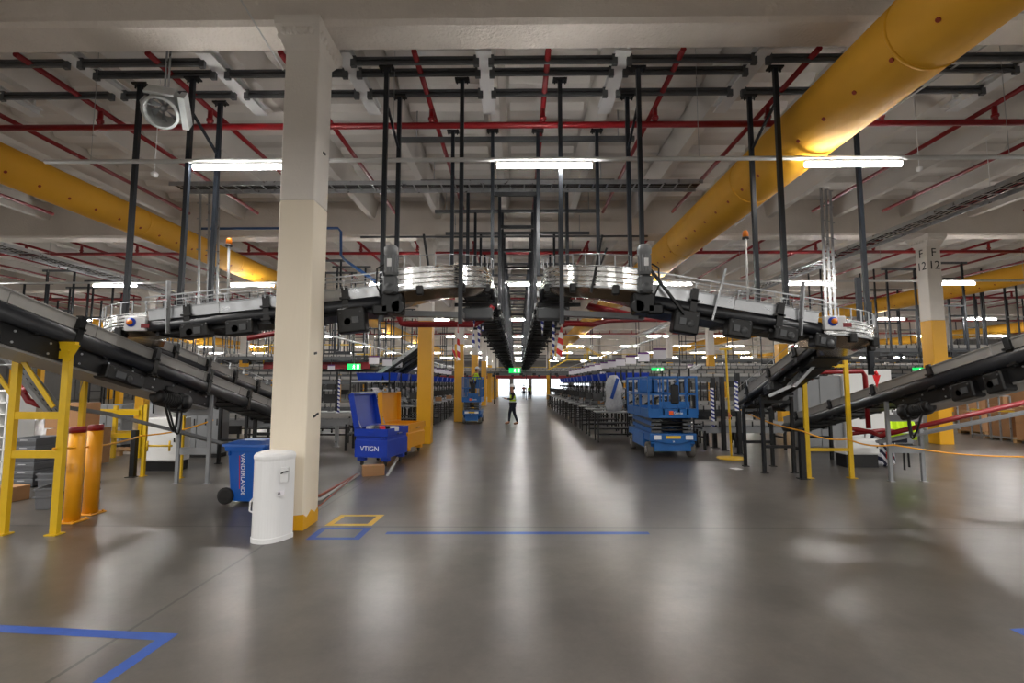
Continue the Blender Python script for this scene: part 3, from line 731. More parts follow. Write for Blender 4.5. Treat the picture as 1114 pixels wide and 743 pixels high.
# slanted short arms that rise from the silver curves
for i, (x0, y0_, x1, y1_, Y) in enumerate(((461, 255, 470, 316, 7.2), (655, 256, 643, 318, 7.2), (660, 270, 649, 300, 7.9), (705, 290, 745, 342, 6.92))):
    tag(MB().bar(P(x0, y0_, Y), P(x1, y1_, Y), .05, .03).build('hanging_bracket', M['dark']), ['dark slanted arm on the outer face of the left silver curve', 'long dark slanted arm on the outer face of the right silver curve', 'shorter dark slanted arm behind another on the right curve', 'thin dark diagonal arm reaching below the right declining conveyor'][i], 'support arm')
for i, (px, pa, pb, Y) in enumerate(((933, 302, 352, 8.6), (945, 328, 400, 8.9), (930, 150, 152, 9))[:2]):
    a, b = P(px, pa, Y), P(px+3, pb, Y); tag(MB().bar(a, b, .09, .05).build('hanging_stub', M['post']), ['short dark stub post rising above the right round end', 'second shorter stub post at the outer edge of the right round end'][i], 'post')
# goalpost frames carrying the twin overhead conveyors
for k in range(20):
    y = 9.0+1.95*k
    if any(abs(y-g) < .35 for g in GY): y += .55
    t = thing('hanging_portal', 'dark hanging frame of four posts carrying the twin overhead conveyors, %s from the curves' % nth(k), 'hanger frame', (0, y, 6.4), 'hanging frames above the aisle')
    for x in (-1.12, -.4, .4, 1.12):
        if k == 0 : continue
        MB().bar((x, y, 6.36), (x, y, 3.34), .07, .07).build('post', M['post'], t)
    MB().bb((-2.2, y-.04, 6.36), (2.2, y+.04, 6.44)).build('top_channel', M['strut'], t)
    for x in (-1.9, 1.9): MB().tube((x, y, 6.42), (x, y, 6.97), .012, 6).build('rod', M['galv'], t)
    for q in (-1, 1): MB().bb((.37 if q > 0 else -1.15, y-.03, 3.22), (1.15 if q > 0 else -.37, y+.03, 3.28)).build('cradle_bar', M['dark'], t)
    MB().bb((-.43, y-.03, 5.3), (.43, y+.03, 5.37)).build('tie_bar', M['dark'], t)
# red pipe with tray hanging below the curves
pipe_thing('hanging_red_pipe', 'red pipe running below the left declining conveyor toward the aisle', 'red', [[P(270, 368, 8.2), P(330, 357, 8.2), P(378, 345, 8.2)]], .045)
pipe_thing('hanging_red_pipe', 'red pipe with a bent end below the left silver curve', 'red', [[P(434, 330, 8.4), P(434, 345, 8.4), P(437, 352, 8.4), P(446, 353, 8.4), P(517, 353, 8.4), P(527, 346, 8.4), P(536, 333, 8.4)]], .05)
pipe_thing('hanging_red_pipe', 'red pipe below the right silver curve beside the striped tape', 'red', [[P(612, 354, 8.2), P(618, 352, 8.2), P(645, 353, 8.2), P(660, 349, 8.6), P(750, 345, 9.4)]], .045)
pipe_thing('hanging_red_pipe', 'short thick red pipe under the bed of the right silver curve', 'red', [[P(640, 333, 8.6), P(690, 344, 8.2)]], .06)
for s in (-1, 1):
    a, b = (P(430, 341, 8.0), P(505, 343, 8.0)) if s < 0 else (P(612, 341, 8.0), P(700, 345, 8.0))
    m = MB().bar(a, b, .16, .09); 
    t = tag(m.build('hanging_trunking', M['cabinet']), 'grey trunking box hanging below the %s silver curve' % LR[s], 'trunking')
    c_ = P(520 if s < 0 else 600, 342, 8.3)
    tag(MB().cbox(tuple(c_), (.5, .3, .2), .02).build('hanging_control_box', M['strut'], None, .008), 'dark grey control box hanging under the aisle end of the %s silver curve' % LR[s], 'control box')
# striped tapes
def ribbon(px, pa, pb, Y, mt, label, tw=.07, dx=0):
    a, b = P(px, pa, Y), P(px+dx, pb, Y); n = 10; m = MB(); ps = []
    for i in range(n+1):
        t_ = i/n; p = a.lerp(b, t_); an = t_*2.2+px; q = V((math.cos(an), math.sin(an), 0))*tw/2; ps += [p-q, p+q, p+q+V((0, .004, 0)), p-q+V((0, .004, 0))]
    m.pts(ps, [(4*i+j, 4*i+(j+1) % 4, 4*i+4+(j+1) % 4, 4*i+4+j) for i in range(n) for j in range(4)])
    tag(m.build('hanging_tape', M[mt]), label, 'tape')
ribbon(611, 352, 392, 8.2, 'redwhite', 'wide red and white barrier tape hanging below the right curve', .1, -3)
ribbon(498, 352, 392, 8.2, 'redwhite', 'thin red and white tape hanging in front of a yellow column', .05, 1)
ribbon(493, 380, 393, 8.4, 'redwhite', 'short loop of red tape on the front face of a yellow column', .04, 4)
ribbon(516, 344, 378, 8.3, 'bluewhite', 'blue and white tape hanging from the left control box, nearest the red tape', .06, -1)
ribbon(521, 340, 392, 8.5, 'bluewhite', 'longer blue and white tape beside the left control box', .05, 0)
ribbon(525, 342, 360, 8.6, 'bluewhite', 'shortest blue and white tape under the left control box', .05, 0)
ribbon(602, 343, 393, 8.5, 'bluewhite', 'long blue and white tape below the right curve beside the red one', .05, 0)
ribbon(590, 335, 366, 8.6, 'bluewhite', 'short blue and white tape at the aisle edge of the right curve', .06, 0)
# beacon masts
for i, (px, pt, pb, Y) in enumerate(((249, 266, 331, 7.55), (811, 258, 334, 7.55))):
    a, b = P(px, pt, Y), P(px+(-1 if i == 0 else 3), pb, Y)
    t = thing('beacon_mast', ['thin silver beacon mast with amber lamp left of the cream column', 'thin silver beacon mast with amber lamp right of the large duct'][i], 'beacon', tuple(b))
    MB().tube(b, a, .018, 8).build('mast', M['conduit'], t); MB().lathe(tuple(a), [(.045, 0), (.045, .07), (.03, .1), (0, .11)], 14).build('amber_lamp', M['amber'], t); MB().lathe(tuple(a), [(.05, -.03), (.05, 0), (0, 0)], 14).build('lamp_base', M['black'], t)
# ================================================================ things on the floor, near
def sbox(m, c, d, b=.02, rz=0): return m.cbox(c, d, b, rz)
# white moulded bin
g = G(289, 590); bx, by = g.x, g.y+.17
t = thing('white_bin', 'tall white moulded bin with rounded front standing before the cream column', 'bin', (bx, by, 0))
def dshape(w, d, n=20):
    o = []
    for i in range(n+1):
        a = PI+PI*i/n; o.append((w/2*math.copysign(abs(math.cos(a))**.8, math.cos(a)), d*.7*math.sin(a)))
    o += [(w/2, d*.3), (-w/2, d*.3)]
    return o
hb = P(289, 492, by-.1).z
m = MB(); rings = []; prof = [(1.0, 0), (1.0, .05), (.965, .055), (.965, hb-.09), (1.0, hb-.06), (1.0, hb-.035), (.93, hb-.008), (.75, hb+.008)]
rot = Matrix.Rotation(-.35, 2)
for q, z in prof:
    for x, y in dshape(.4*q, .36*q): v = rot @ Vector((x, y)); rings.append((bx+v.x, by+v.y, z))
k = len(dshape(1, 1)); fs = [(i*k+j, i*k+(j+1) % k, (i+1)*k+(j+1) % k, (i+1)*k+j) for i in range(len(prof)-1) for j in range(k)]+[tuple(range(k-1, -1, -1)), tuple(range((len(prof)-1)*k, len(prof)*k))]
m.pts(rings, fs).build('body', M['white'], t)
TB = Matrix.Translation((bx, by, 0)) @ Matrix.Rotation(-.35+.55, 4, 'Z')
MB(TB).bb((.12, -.262, hb-.32), (.2, -.2, hb-.16)).build('handle_recess', M['lampbody'], t)
MB(TB).path([(.13, -.28, hb-.22), (.16, -.295, hb-.2), (.2, -.25, hb-.2)], .008, 6).build('catch', M['black'], t)
MB(TB).bb((.1, -.268, hb-.47), (.17, -.25, hb-.41)).build('label_plate', M['paper'], t)
text('lettering', 'A', .05, 'text_black', t, TB @ V((.115, -.272, hb-.44)), (PI/2, 0, .2))
cb = thing('hanging_cable', 'white looped cable with plug lying between the blue wheeled bin and white bin', 'cable', (bx-.3, by+.25, 0))
MB().path([(bx-.2, by+.1, .62), (bx-.27, by+.16, .5), (bx-.4, by+.22, .36), (bx-.42, by+.24, .25), (bx-.34, by+.22, .22), (bx-.27, by+.2, .32), (bx-.24, by+.14, .48)], .012, 7).build('cord', M['white'], cb)
MB().cbox((bx-.22, by+.1, .36), (.07, .08, .26), .015).build('plug_block', M['white'], cb)
# blue wheelie bin
g = G(265, 551); wx, wy, rz = g.x-.02, g.y+.33, PI/2-.12
T = Matrix.Translation((wx, wy, 0)) @ Matrix.Rotation(rz, 4, 'Z')
t = thing('wheeled_bin', 'blue two-wheeled refuse bin with white lettering beside the cream column', 'bin', (wx, wy, 0))
hb = P(262, 481, wy-.3).z
m = MB(T)
def taper(m, x0, y0, x1, y1, z0, z1, b=.03):
    def rg(x, y, z): return [(-x+b, -y, z), (x-b, -y, z), (x, -y+b, z), (x, y-b, z), (x-b, y, z), (-x+b, y, z), (-x, y-b, z), (-x, -y+b, z)]
    return m.pts(rg(x0, y0, z0)+rg(x1, y1, z1), [(i, (i+1) % 8, 8+(i+1) % 8, 8+i) for i in range(8)]+[tuple(range(7, -1, -1)), tuple(range(8, 16))])
taper(m, .22, .25, .265, .3, .05, hb-.14); taper(m, .29, .33, .3, .34, hb-.14, hb-.07)
for y in (-.24, .24): m.bb((-.3, y-.01, hb-.2), (-.26, y+.01, hb-.13))
m.build('body', M['blue'], t)
m = MB(T); taper(m, .31, .38, .305, .37, hb-.07, hb-.035); taper(m, .29, .34, .18, .22, hb-.035, hb+.012)
m.bb((-.12, -.42, hb-.07), (.12, -.37, hb-.04)); m.build('lid', M['blue'], t)
MB(T).tube((-.2, .42, hb-.07), (.2, .42, hb-.07), .016).bar((-.18, .36, hb-.07), (-.18, .42, hb-.07), .025).bar((.18, .36, hb-.07), (.18, .42, hb-.07), .025).build('handle', M['blue'], t)
for q in (-1, 1): MB(T).lathe((q*.245, .3, .125), [(0, -.025), (.09, -.025), (.125, -.02), (.125, .02), (.09, .025), (0, .025)], 24, 'x').build('wheel', M['rubber'], t)
sl_t = .045/(hb-.19); lx = V((sl_t, 0, -1)).normalized(); lz = V((-1, 0, -sl_t)).normalized(); ly = lz.cross(lx)
zt = hb*.48; LM = T.to_3x3() @ Matrix((lx, ly, lz)).transposed()
text('lettering', 'VANDERLANDE', .088, 'text_white', t, T @ V((-(.22+sl_t*(zt-.05))-.01, .03, zt)), LM.to_euler(), .002)
MB(T).bar((-(.22+sl_t*(hb*.25-.05))-.002, .085, hb*.25), (-(.22+sl_t*(hb*.78-.05))-.002, .085, hb*.78), .008, .01).build('decal_line', M['brightred'], t)
# bollards
for i, (px, yb, yt) in enumerate(((70, 570, 464), (91, 561, 462))):
    g = G(px, yb); y = g.y+.1
    h = P(px, yt, y).z
    t = thing('bollard', ['front yellow bollard with red cap behind the yellow stand', 'rear yellow bollard with red cap, second from the yellow stand'][i], 'bollard', (g.x, y, 0), 'yellow bollards with red caps')
    MB().lathe((g.x, y, 0), [(.09, .01), (.09, h-.08)], 24).build('post_tube', M['yellow'], t)
    MB().lathe((g.x, y, 0), [(.092, h-.08), (.092, h-.01), (.08, h), (0, h)], 24).build('cap', M['red'], t)
    MB().cbox((g.x, y, .01), (.26, .26, .02), .006).lathe((g.x+.1, y+.1, .02), [(.015, 0), (.015, .015), (0, .015)], 8).lathe((g.x+.1, y-.1, .02), [(.015, 0), (.015, .015), (0, .015)], 8).lathe((g.x-.1, y-.1, .02), [(.015, 0), (.015, .015), (0, .015)], 8).build('base_plate', M['yellow'], t)
# yellow support stand at the left edge
ga, gb = G(8, 580), G(55, 583); sy = (ga.y+gb.y)/2
ga.y = gb.y = sy; hl, hr = P(22, 372, sy).z, P(70, 376, sy).z
t = thing('support_stand', 'yellow braced steel stand carrying the near conveyor at the left edge', 'support stand', (ga.x, sy, 0))
for i, (q, h) in enumerate(((ga, hl), (gb, hr-.03))):
    MB().bar((q.x, sy, .01), (q.x, sy, h), .085, .06, (0, 1, 0)).build('leg', M['yellow_steel'], t)
    MB().bb((q.x-.07, sy-.07, 0), (q.x+.07, sy+.07, .014)).build('foot_plate', M['yellow_steel'], t)
gx = gb.x-ga.x
for nm, py in (('crossbar', 452), ('crossbar', 494), ('crossbar', 386)):
    z = P(40, py, sy).z; MB().bb((ga.x, sy-.025, z-.045), (gb.x, sy+.025, z+.045)).build(nm, M['yellow_steel'], t)
for xx, n_ in ((gb.x, 0),):
    MB().pts([(xx-.1, sy-.04, hr+.06), (xx+.17, sy-.04, hr-.0), (xx+.06, sy-.04, hr-.2), (xx-.02, sy-.04, hr-.2), (xx-.1, sy-.03, hr+.06), (xx+.17, sy-.03, hr-.0), (xx+.06, sy-.03, hr-.2), (xx-.02, sy-.03, hr-.2)], [(0, 1, 2, 3), (7, 6, 5, 4), (0, 4, 5, 1), (1, 5, 6, 2), (2, 6, 7, 3), (3, 7, 4, 0)]).tube((xx+.03, sy-.055, hr-.08), (xx+.03, sy-.04, hr-.08), .022).build('gusset_plate', M['yellow_steel'], t)
MB().bar(P(5, 362, sy-.05), P(58, 443, sy-.05), .05, .02, (0, 1, 0)).build('brace', M['yellow_steel'], t)
MB().bar(P(-25, 376, sy+.05), P(18, 437, sy+.05), .05, .02, (0, 1, 0)).build('brace', M['yellow_steel'], t)
for px, yy in ((17, sy+.95),):
    MB().bar((ga.x+.02, yy, 0), (ga.x+.02, yy, hl-.2), .07, .05, (0, 1, 0)).build('leg', M['yellow_steel'], t)
    MB().bar((ga.x+.02, sy, hl-.12), (ga.x+.02, yy, hl-.25), .05, .07).build('crossbar', M['yellow_steel'], t)
MB().bar((ga.x-.3, sy, hl-.02), (gb.x+.1, sy, hr+.0), .05, .09).build('head_beam', M['yellow_steel'], t)
# perforated chute, pipes and trays beside it
def plate_path(name, label, pts, w, mt='cabinet', lip=.05, cat='cable tray', perf=True):
    t = thing(name, label, cat, tuple(pts[0])); m = MB(); pf = MB()
    for a, b in zip(pts, pts[1:]):
        a, b = V(a), V(b); u = (b-a).normalized(); sd = u.cross(V((0, 0, 1))).normalized(); up = sd.cross(u)
        m.bar(a, b, w, .006, up); 
        for q in (-1, 1): m.bar(a+sd*q*w/2+up*lip/2, b+sd*q*w/2+up*lip/2, .008, lip, up)
        n = int((b-a).length/.09)
        for i in range(n):
            for q in (-.3, 0, .3):
                c_ = a+u*(i+.5)*.09+sd*q*w; pf.bar(c_-u*.022-up*.0, c_+u*.022-up*.0, .018, .0085, up)
    m.build('tray', M[mt], t)
    if perf: pf.build('slot_pattern', M['black'], t)['kind'] = 'stuff'
    return t
plate_path('cable_tray', 'perforated grey tray folding down behind the yellow stand', [P(-30, 372, 6.7), P(14, 393, 6.7), P(60, 452, 6.75)], .26)
plate_path('cable_tray', 'long grey cable tray sloping below the left near conveyor', [P(66, 444, 7.6), P(118, 452, 8.2), P(190, 470, 9.0), P(238, 483, 9.8)], .2)
pipe_thing('hanging_red_pipe', 'bent red pipe elbow seen through the yellow stand', 'red', [[P(28, 416, 7.4), P(26, 428, 7.4), P(31, 436, 7.4), P(44, 441, 7.4)], [P(26, 424, 7.4), P(32, 424, 7.3)]], .045)
pipe_thing('guide_rod', 'thin silver rod crossing the top of the yellow stand', 'galv', [[P(-10, 397, 6.2), P(50, 397, 6.2)]], .012, 'rod')
pipe_thing('hanging_wire', 'thin silver wire dangling below the left near conveyor', 'galv', [[P(97, 388, 7.0), P(86, 428, 7.0)]], .006, 'wire')
# shelving at the left edge
def pigeonhole(x0, x1, y, z1, rows, cols, d=.4):
    t = thing('shelving_unit', 'white pigeonhole shelving unit behind the yellow stand at the left edge', 'shelving', ((x0+x1)/2, y, 0))
    for i in range(cols+1): x = x0+(x1-x0)*i/cols; MB().bb((x-.012, y-d/2, 0), (x+.012, y+d/2, z1)).build('upright_panel', M['offwhite'], t)
    for j in range(rows+1): z = .12+(z1-.14)*j/rows; MB().bb((x0, y-d/2, z-.012), (x1, y+d/2, z+.012)).build('shelf', M['offwhite'], t)
    MB().bb((x0, y+d/2, 0), (x1, y+d/2+.01, z1)).build('back_panel', M['cabinet'], t)
a, b = P(-14, 493, 9.6), P(29, 427, 9.6); pigeonhole(a.x, b.x, 9.6, P(10, 424, 9.6).z, 7, 4)
a, b = P(-60, 493, 11), P(8, 385, 11)
# stack of grey euro crates and open crates on the floor
def crate(label, x, y, z, w, d, h, rz=0, group=None, open_=True):
    T = Matrix.Translation((x, y, z)) @ Matrix.Rotation(rz, 4, 'Z'); t = thing('plastic_crate', label, 'crate', (x, y, z), group)
    m = MB(T); q = .04; k = .015
    def rg(ex, z_): return [(-w/2-ex, -d/2-ex, z_), (w/2+ex, -d/2-ex, z_), (w/2+ex, d/2+ex, z_), (-w/2-ex, d/2+ex, z_)]
    ps = rg(-.02, 0)+rg(.0, h)+rg(-k, h)+rg(-.02-k, .02)
    m.pts(ps, [(3, 2, 1, 0), (12, 13, 14, 15)]+[(r*4+i, r*4+(i+1) % 4, r*4+4+(i+1) % 4, r*4+4+i) for r in range(3) for i in range(4)])
    m.build('tub', M['crate'], t)
    r = MB(T)
    for z_ in (h-.03, h*.55):
        r.pts(rg(.012, z_)+rg(.012, z_+.02)+rg(-.002, z_+.02)+rg(-.002, z_), [(a*4+i, a*4+(i+1) % 4, (a*4+4) % 16+(i+1) % 4, (a*4+4) % 16+i) for a in range(4) for i in range(4)])
    r.build('rim', M['crate'], t); r.sm
    for sg in (-1, 1): MB(T).bb((-.06, sg*(d/2+.004)-.006, h*.68), (.06, sg*(d/2+.004)+.006, h*.82)).build('handle', M['black'] if z == 0 else M['lampbody'], t)
    return t
for i in range(6):
    p = P(40, 490, 9.0); crate('grey plastic crate in the stack behind the yellow stand, %s from the bottom' % nth(i), p.x, 9.0, .02+i*.14, .42, .5, .135, 0, 'stacked grey crates')
t = thing('crate_dolly', 'low dark dolly under the stack of grey crates', 'dolly', (P(40, 490, 9.0).x, 9.0, 0))
MB().bb((P(40, 490, 9).x-.23, 8.75, .004), (P(40, 490, 9).x+.23, 9.25, .018)).build('deck', M['dark'], t)
g = G(45, 556); crate('open dark grey crate on the floor behind the bollards', g.x+.05, g.y+.35, 0, .62, .42, .3, .35)
g = G(22, 541); crate('second grey crate on the floor, partly behind the yellow stand', g.x-.05, g.y+.9, 0, .7, .45, .26, .1)
g = G(12, 545); m_ = MB(); t = thing('cardboard_box', 'flattened brown cardboard box on the floor in the yellow stand', 'box', (g.x-.05, g.y-.1, 0))
def carton(t, c, d, rz=0, open_=False, mt='card'):
    T = Matrix.Translation(c) @ Matrix.Rotation(rz, 4, 'Z')
    MB(T).bb((-d[0]/2, -d[1]/2, 0), (d[0]/2, d[1]/2, d[2])).build('carton', M[mt], t, .004)
    MB(T).bb((-.025, -d[1]/2-.002, d[2]*.8), (.025, -d[1]/2, d[2])).bb((-.025, -d[1]/2-.002, d[2]), (.025, d[1]/2, d[2]+.002)).build('packing_tape', M['wood'], t)
carton(t, (g.x-.1, g.y+.05, 0), (.42, .3, .22), -.2)
# brown boxes behind
for i, (px, py, Y, w, d, h, z, lb) in enumerate(((88, 0, 11.2, .95, .6, .8, .02, 'large brown cardboard box behind the yellow bollards'), (80, 0, 11.3, .8, .5, .55, .83, 'brown cardboard box stacked on the large one behind the bollards'))):
    p = P(px, 450, Y); t = thing('cardboard_box', lb, 'box', (p.x, Y, z)); carton(t, (p.x, Y, z), (w, d, h), .05*i)
# posts, frames and cabinets below the left conveyor
def post_thing(name, label, px, pb, pt, mt, w=.07, plate=True, cat='post'):
    g = G(px, pb); h = P(px, pt, g.y).z; t = thing(name, label, cat, (g.x, g.y, 0))
    MB().bar((g.x, g.y, .0), (g.x, g.y, h), w, w).build('post_tube', M[mt], t)
    if plate: MB().bb((g.x-w, g.y-w, 0), (g.x+w, g.y+w, .012)).build('base_plate', M[mt], t)
    return t, g, h
post_thing('steel_post', 'short black post with foot plate below the left near conveyor', 144, 519, 468, 'dark', .09)
t, g, h = post_thing('guard_barrier', 'yellow post with low crossbar beside the short black post', 155, 518, 440, 'yellow_steel', .06)
z = P(170, 485, g.y).z; MB().tube((g.x, g.y, z), (g.x+.55, g.y, z), .02).tube((g.x+.5, g.y, z-.1), (g.x+.5, g.y, z+.1), .02).tube((g.x+.08, g.y-.03, z-.1), (g.x+.08, g.y-.03, z+.1), .02).build('crossbar', M['yellow_steel'], t)
post_thing('steel_post', 'slim yellow post standing behind the grey leg frame on the left', 196, 520, 425, 'yellow_steel', .05)
def cabinet(label, px0, px1, pt, Y, mt, d=.4, n=1, z0=.1, plinth='black', name='electrical_cabinet'):
    a, b = P(px0, 450, Y), P(px1, pt, Y); h = b.z; t = thing(name, label, 'cabinet', ((a.x+b.x)/2, Y, 0))
    MB().bb((a.x, Y, z0), (b.x, Y+d, h)).build('body', M[mt], t, .006)
    MB().bb((a.x+.02, Y+.03, 0), (b.x-.02, Y+d-.02, z0)).build('plinth', M[plinth], t)
    w = (b.x-a.x)/n
    for i in range(n):
        dd = MB().bb((a.x+w*i+.015, Y-.018, z0+.03), (a.x+w*(i+1)-.015, Y, h-.02)).build('door', M[mt], t, .004)
        MB().bb((a.x+w*(i+1)-.07, Y-.035, z0+(h-z0)*.45), (a.x+w*(i+1)-.05, Y-.018, z0+(h-z0)*.55)).build('handle', M['black'], dd)
    return t
cabinet('white cabinet on a black base behind the yellow post on the left', 158, 195, 455, 10.4, 'offwhite', n=1, z0=.2)
cabinet('row of tall grey cabinets behind the left leg frame', 203, 241, 425, 12.3, 'cabinet', n=3)
cabinet('pale cabinet low behind the brown boxes on the left', 100, 134, 440, 14.0, 'cabinet', n=2)
# yellow rope barriers
def rope(label, pts, r=.014):
    m = MB(); q = []
    for a, b in zip(pts, pts[1:]):
        for i in range(8): t_ = i/8; p = V(a).lerp(V(b), t_); p.z -= .06*math.sin(PI*t_); q.append(p)
    q.append(V(pts[-1])); tag(m.path(q, r, 7).build('rope_barrier', M['yellow']), label, 'rope')
rope('yellow rope stretched from the yellow stand below the left conveyor', [P(58, 488, 6.0), P(155, 474, 9.2), P(232, 457, 10)])
rope('yellow rope stretched from the round-based stanchion past the right yellow stand', [P(806, 446, 11.9), P(873, 469, 9.6), P(922, 478, 9.5)])
rope('yellow rope continuing from the right yellow stand to the right edge', [P(922, 478, 9.45), P(972, 484, 9.3), P(1120, 497, 8.6)])
# white sheet, pallet low on the left
t = thing('pallet', 'yellowish wooden pallet on the floor beyond the bollards', 'pallet', (P(120, 475, 13).x, 13, 0))
def pallet(t, c, w=1.2, d=.8, rz=0):
    T = Matrix.Translation(c) @ Matrix.Rotation(rz, 4, 'Z')
    for i in range(3): MB(T).bb((-w/2, -d/2+i*(d-.1)/2, 0), (w/2, -d/2+.1+i*(d-.1)/2, .1)).build('bearer', M['wood'], t)
    for i in range(7): x = -w/2+i*(w-.1)/6; MB(T).bb((x, -d/2, .1), (x+.1, d/2, .125)).build('deck_board', M['wood'], t)
pallet(t, (P(120, 475, 13).x, 13, 0))
m = MB(); g = G(128, 493); n = 14
ps = [(g.x-.5+i*.09, g.y-.35+j*.1, .02+.07*abs(math.sin(i*1.3+j*.9)*math.cos(j*1.7-i*.4))*(1 if 0 < i < 13 and 0 < j < 7 else 0)) for j in range(8) for i in range(14)]
tag(m.pts(ps, [(j*14+i, j*14+i+1, (j+1)*14+i+1, (j+1)*14+i) for j in range(7) for i in range(13)], True).build('plastic_sheet', M['white']), 'crumpled white plastic sheet on the floor below the left conveyor', 'sheet')
for i, (yb, px) in enumerate(((12.2, 120), (12.8, 112))):
    a, b = P(96, 445, yb), P(152, 445, yb); t = thing('guard_rail', ['yellow guard rail below the left conveyor beyond the boxes', 'second yellow guard rail behind the first, left side'][i], 'guard rail', (a.x, yb, 0))
    for z in (.55, 1.1): MB().bb((a.x, yb-.03, z-.06), (b.x, yb+.03, z+.06)).build('rail', M['yellow_steel'], t)
    for x in (a.x, (a.x+b.x)/2, b.x): MB().bb((x-.04, yb+.03, 0), (x+.04, yb+.1, 1.25)).build('post', M['yellow_steel'], t)
# ---------------------------------------------------------------- floor tape
def strip(label, pts, w, mt='tape', closed=False):
    m = MB(); pts = [V((p.x, p.y, 0)) for p in pts]; n = len(pts)
    off = []
    for i in range(n):
        a = pts[(i-1) % n] if closed or i > 0 else pts[i]; b = pts[(i+1) % n] if closed or i < n-1 else pts[i]
        d1 = (pts[i]-a).normalized() if (pts[i]-a).length > 0 else (b-pts[i]).normalized(); d2 = (b-pts[i]).normalized() if (b-pts[i]).length > 0 else d1
        n1 = V((-d1.y, d1.x, 0)); n2 = V((-d2.y, d2.x, 0)); bis = (n1+n2).normalized(); k = w/2/max(.3, bis.dot(n1)); off.append(bis*k)
    z = V((0, 0, .0015)); ps = []
    for p, o in zip(pts, off): ps += [p+o+z, p-o+z]
    fs = [(2*i, 2*i+1, (2*i+3) % (2*n), (2*i+2) % (2*n)) for i in range(n if closed else n-1)]
    tag(m.pts(ps, fs).build('floor_tape', M[mt]), label, 'floor tape')
strip('blue floor tape forming a corner at the bottom left', [G(-60, 681), G(182, 693), G(96, 752)], .1)
strip('yellow tape rectangle on the floor right of the cream column', [G(373, 561), G(414, 561), G(402, 571), G(358, 571)], .085, 'ytape', True)
strip('blue tape rectangle on the floor touching the yellow one', [G(352, 575), G(400, 575), G(388, 586), G(338, 586)], .085, 'tape', True)
strip('long blue tape line across the aisle floor', [G(420, 580), G(706, 580)], .1)
strip('short blue tape piece on the floor at the right edge', [G(1106, 688), G(1150, 686)], .1)
# ---------------------------------------------------------------- job boxes with open lids on casters
def caster(m, x, y, z=.1): m.lathe((x, y, .05), [(0, -.02), (.045, -.02), (.05, -.01), (.05, .01), (.045, .02), (0, .02)], 14, 'x').bb((x-.03, y-.04, .08), (x+.03, y+.04, z))
def jobbox(label, px, pb, mt, w, d, h, rz, lid_a, letters=None, zb=.2, items=True):
    g = G(px, pb); x, y = g.x, g.y+d/2; T = Matrix.Translation((x, y, 0)) @ Matrix.Rotation(rz, 4, 'Z')
    t = thing('tool_chest', label, 'tool chest', (x, y, 0))
    k = .02; m = MB(T)
    def rg(ex, z_): return [(-w/2-ex, -d/2-ex, z_), (w/2+ex, -d/2-ex, z_), (w/2+ex, d/2+ex, z_), (-w/2-ex, d/2+ex, z_)]
    zz = [(0, zb), (0, zb+h*.58), (-.02, zb+h*.62), (-.02, zb+h*.72), (.012, zb+h*.74), (.012, zb+h), (-.03, zb+h), (-.04, zb+.04)]
    ps = [p for e, z_ in zz for p in rg(e, z_)]
    m.pts(ps, [(3, 2, 1, 0), (28, 29, 30, 31)]+[(r*4+i, r*4+(i+1) % 4, r*4+4+(i+1) % 4, r*4+4+i) for r in range(7) for i in range(4)])
    m.build('chest_body', M[mt], t)
    for i in (-1, 1):
        for j in (-1, 1):
            MB(T).bb((i*w*.36-.09, j*d*.36-.06, zb-.09), (i*w*.36+.09, j*d*.36+.06, zb)).build('foot_skid', M[mt], t)
            c_ = MB(T); caster(c_, i*w*.36, j*d*.36, zb-.09); c_.build('caster', M['rubber'], t)
    L_ = MB(T @ Matrix.Translation((-w/2, 0, zb+h)) @ Matrix.Rotation(-lid_a, 4, 'Y'))
    L_.bb((0, -d/2, 0), (w*.98, d/2, .03)); L_.bb((0, -d/2, -.1), (.03, d/2, .03)); L_.bb((w*.95, -d/2, -.1), (w*.98, d/2, .03)); L_.bb((0, -d/2, -.1), (w, -d/2+.02, .0)); L_.bb((0, d/2-.02, -.1), (w, d/2, 0))
    lid = L_.build('lid', M[mt], t)
    MB(T).bar((-w/2+.18, -d/2+.04, zb+h-.1), T.inverted() @ (T @ Matrix.Translation((-w/2, 0, zb+h)) @ Matrix.Rotation(-lid_a, 4, 'Y') @ V((w*.35, -d/2+.04, -.05))), .015).build('gas_strut', M['galv'], t)
    MB(T).bb((-.06, -d/2-.03, zb+h*.8), (.06, -d/2-.012, zb+h*.9)).bb((w*.3, -d/2-.02, zb+h*.66), (w*.42, -d/2-.005, zb+h*.72)).build('latch', M[mt], t)
    m = MB(T)
    for q in (-.08, .08): m.bar((w/2+.014, q, zb+h*.8), (w/2+.05, q, zb+h*.8), .02)
    m.bar((w/2+.05, -.09, zb+h*.8), (w/2+.05, .09, zb+h*.8), .02); m.build('side_handle', M['galv'], t)
    if letters: text('lettering', letters, .15, 'text_white', t, T @ V((-.03, -d/2-.004, zb+h*.3)), (PI/2, 0, rz), .002)
    if items: 
        for i in range(5): MB(T).box((-w*.3+i*.14, -d*.1+.05*(i % 2), zb+h-.02), (.12, .22, .1), .3*i).build('tool', M[('white', 'strut', 'brightred', 'black', 'paper')[i]], t)
    return t
jobbox('blue steel tool chest on casters with its lid open', 408, 508, 'navy', 0.78, 1.05, .62, -.2, 1.78, 'VTIGN')
jobbox('yellow steel tool chest with open lid parked behind the blue one', 432, 496, 'yellow', .8, 1.1, .6, -.2, 1.6, None, .2, False)
t = thing('cardboard_box', 'small crushed brown cardboard box under the front of the blue chest', 'box', tuple(G(406, 518)))
g = G(406, 517); carton(t, (g.x, g.y, 0), (.42, .2, .2), .4)
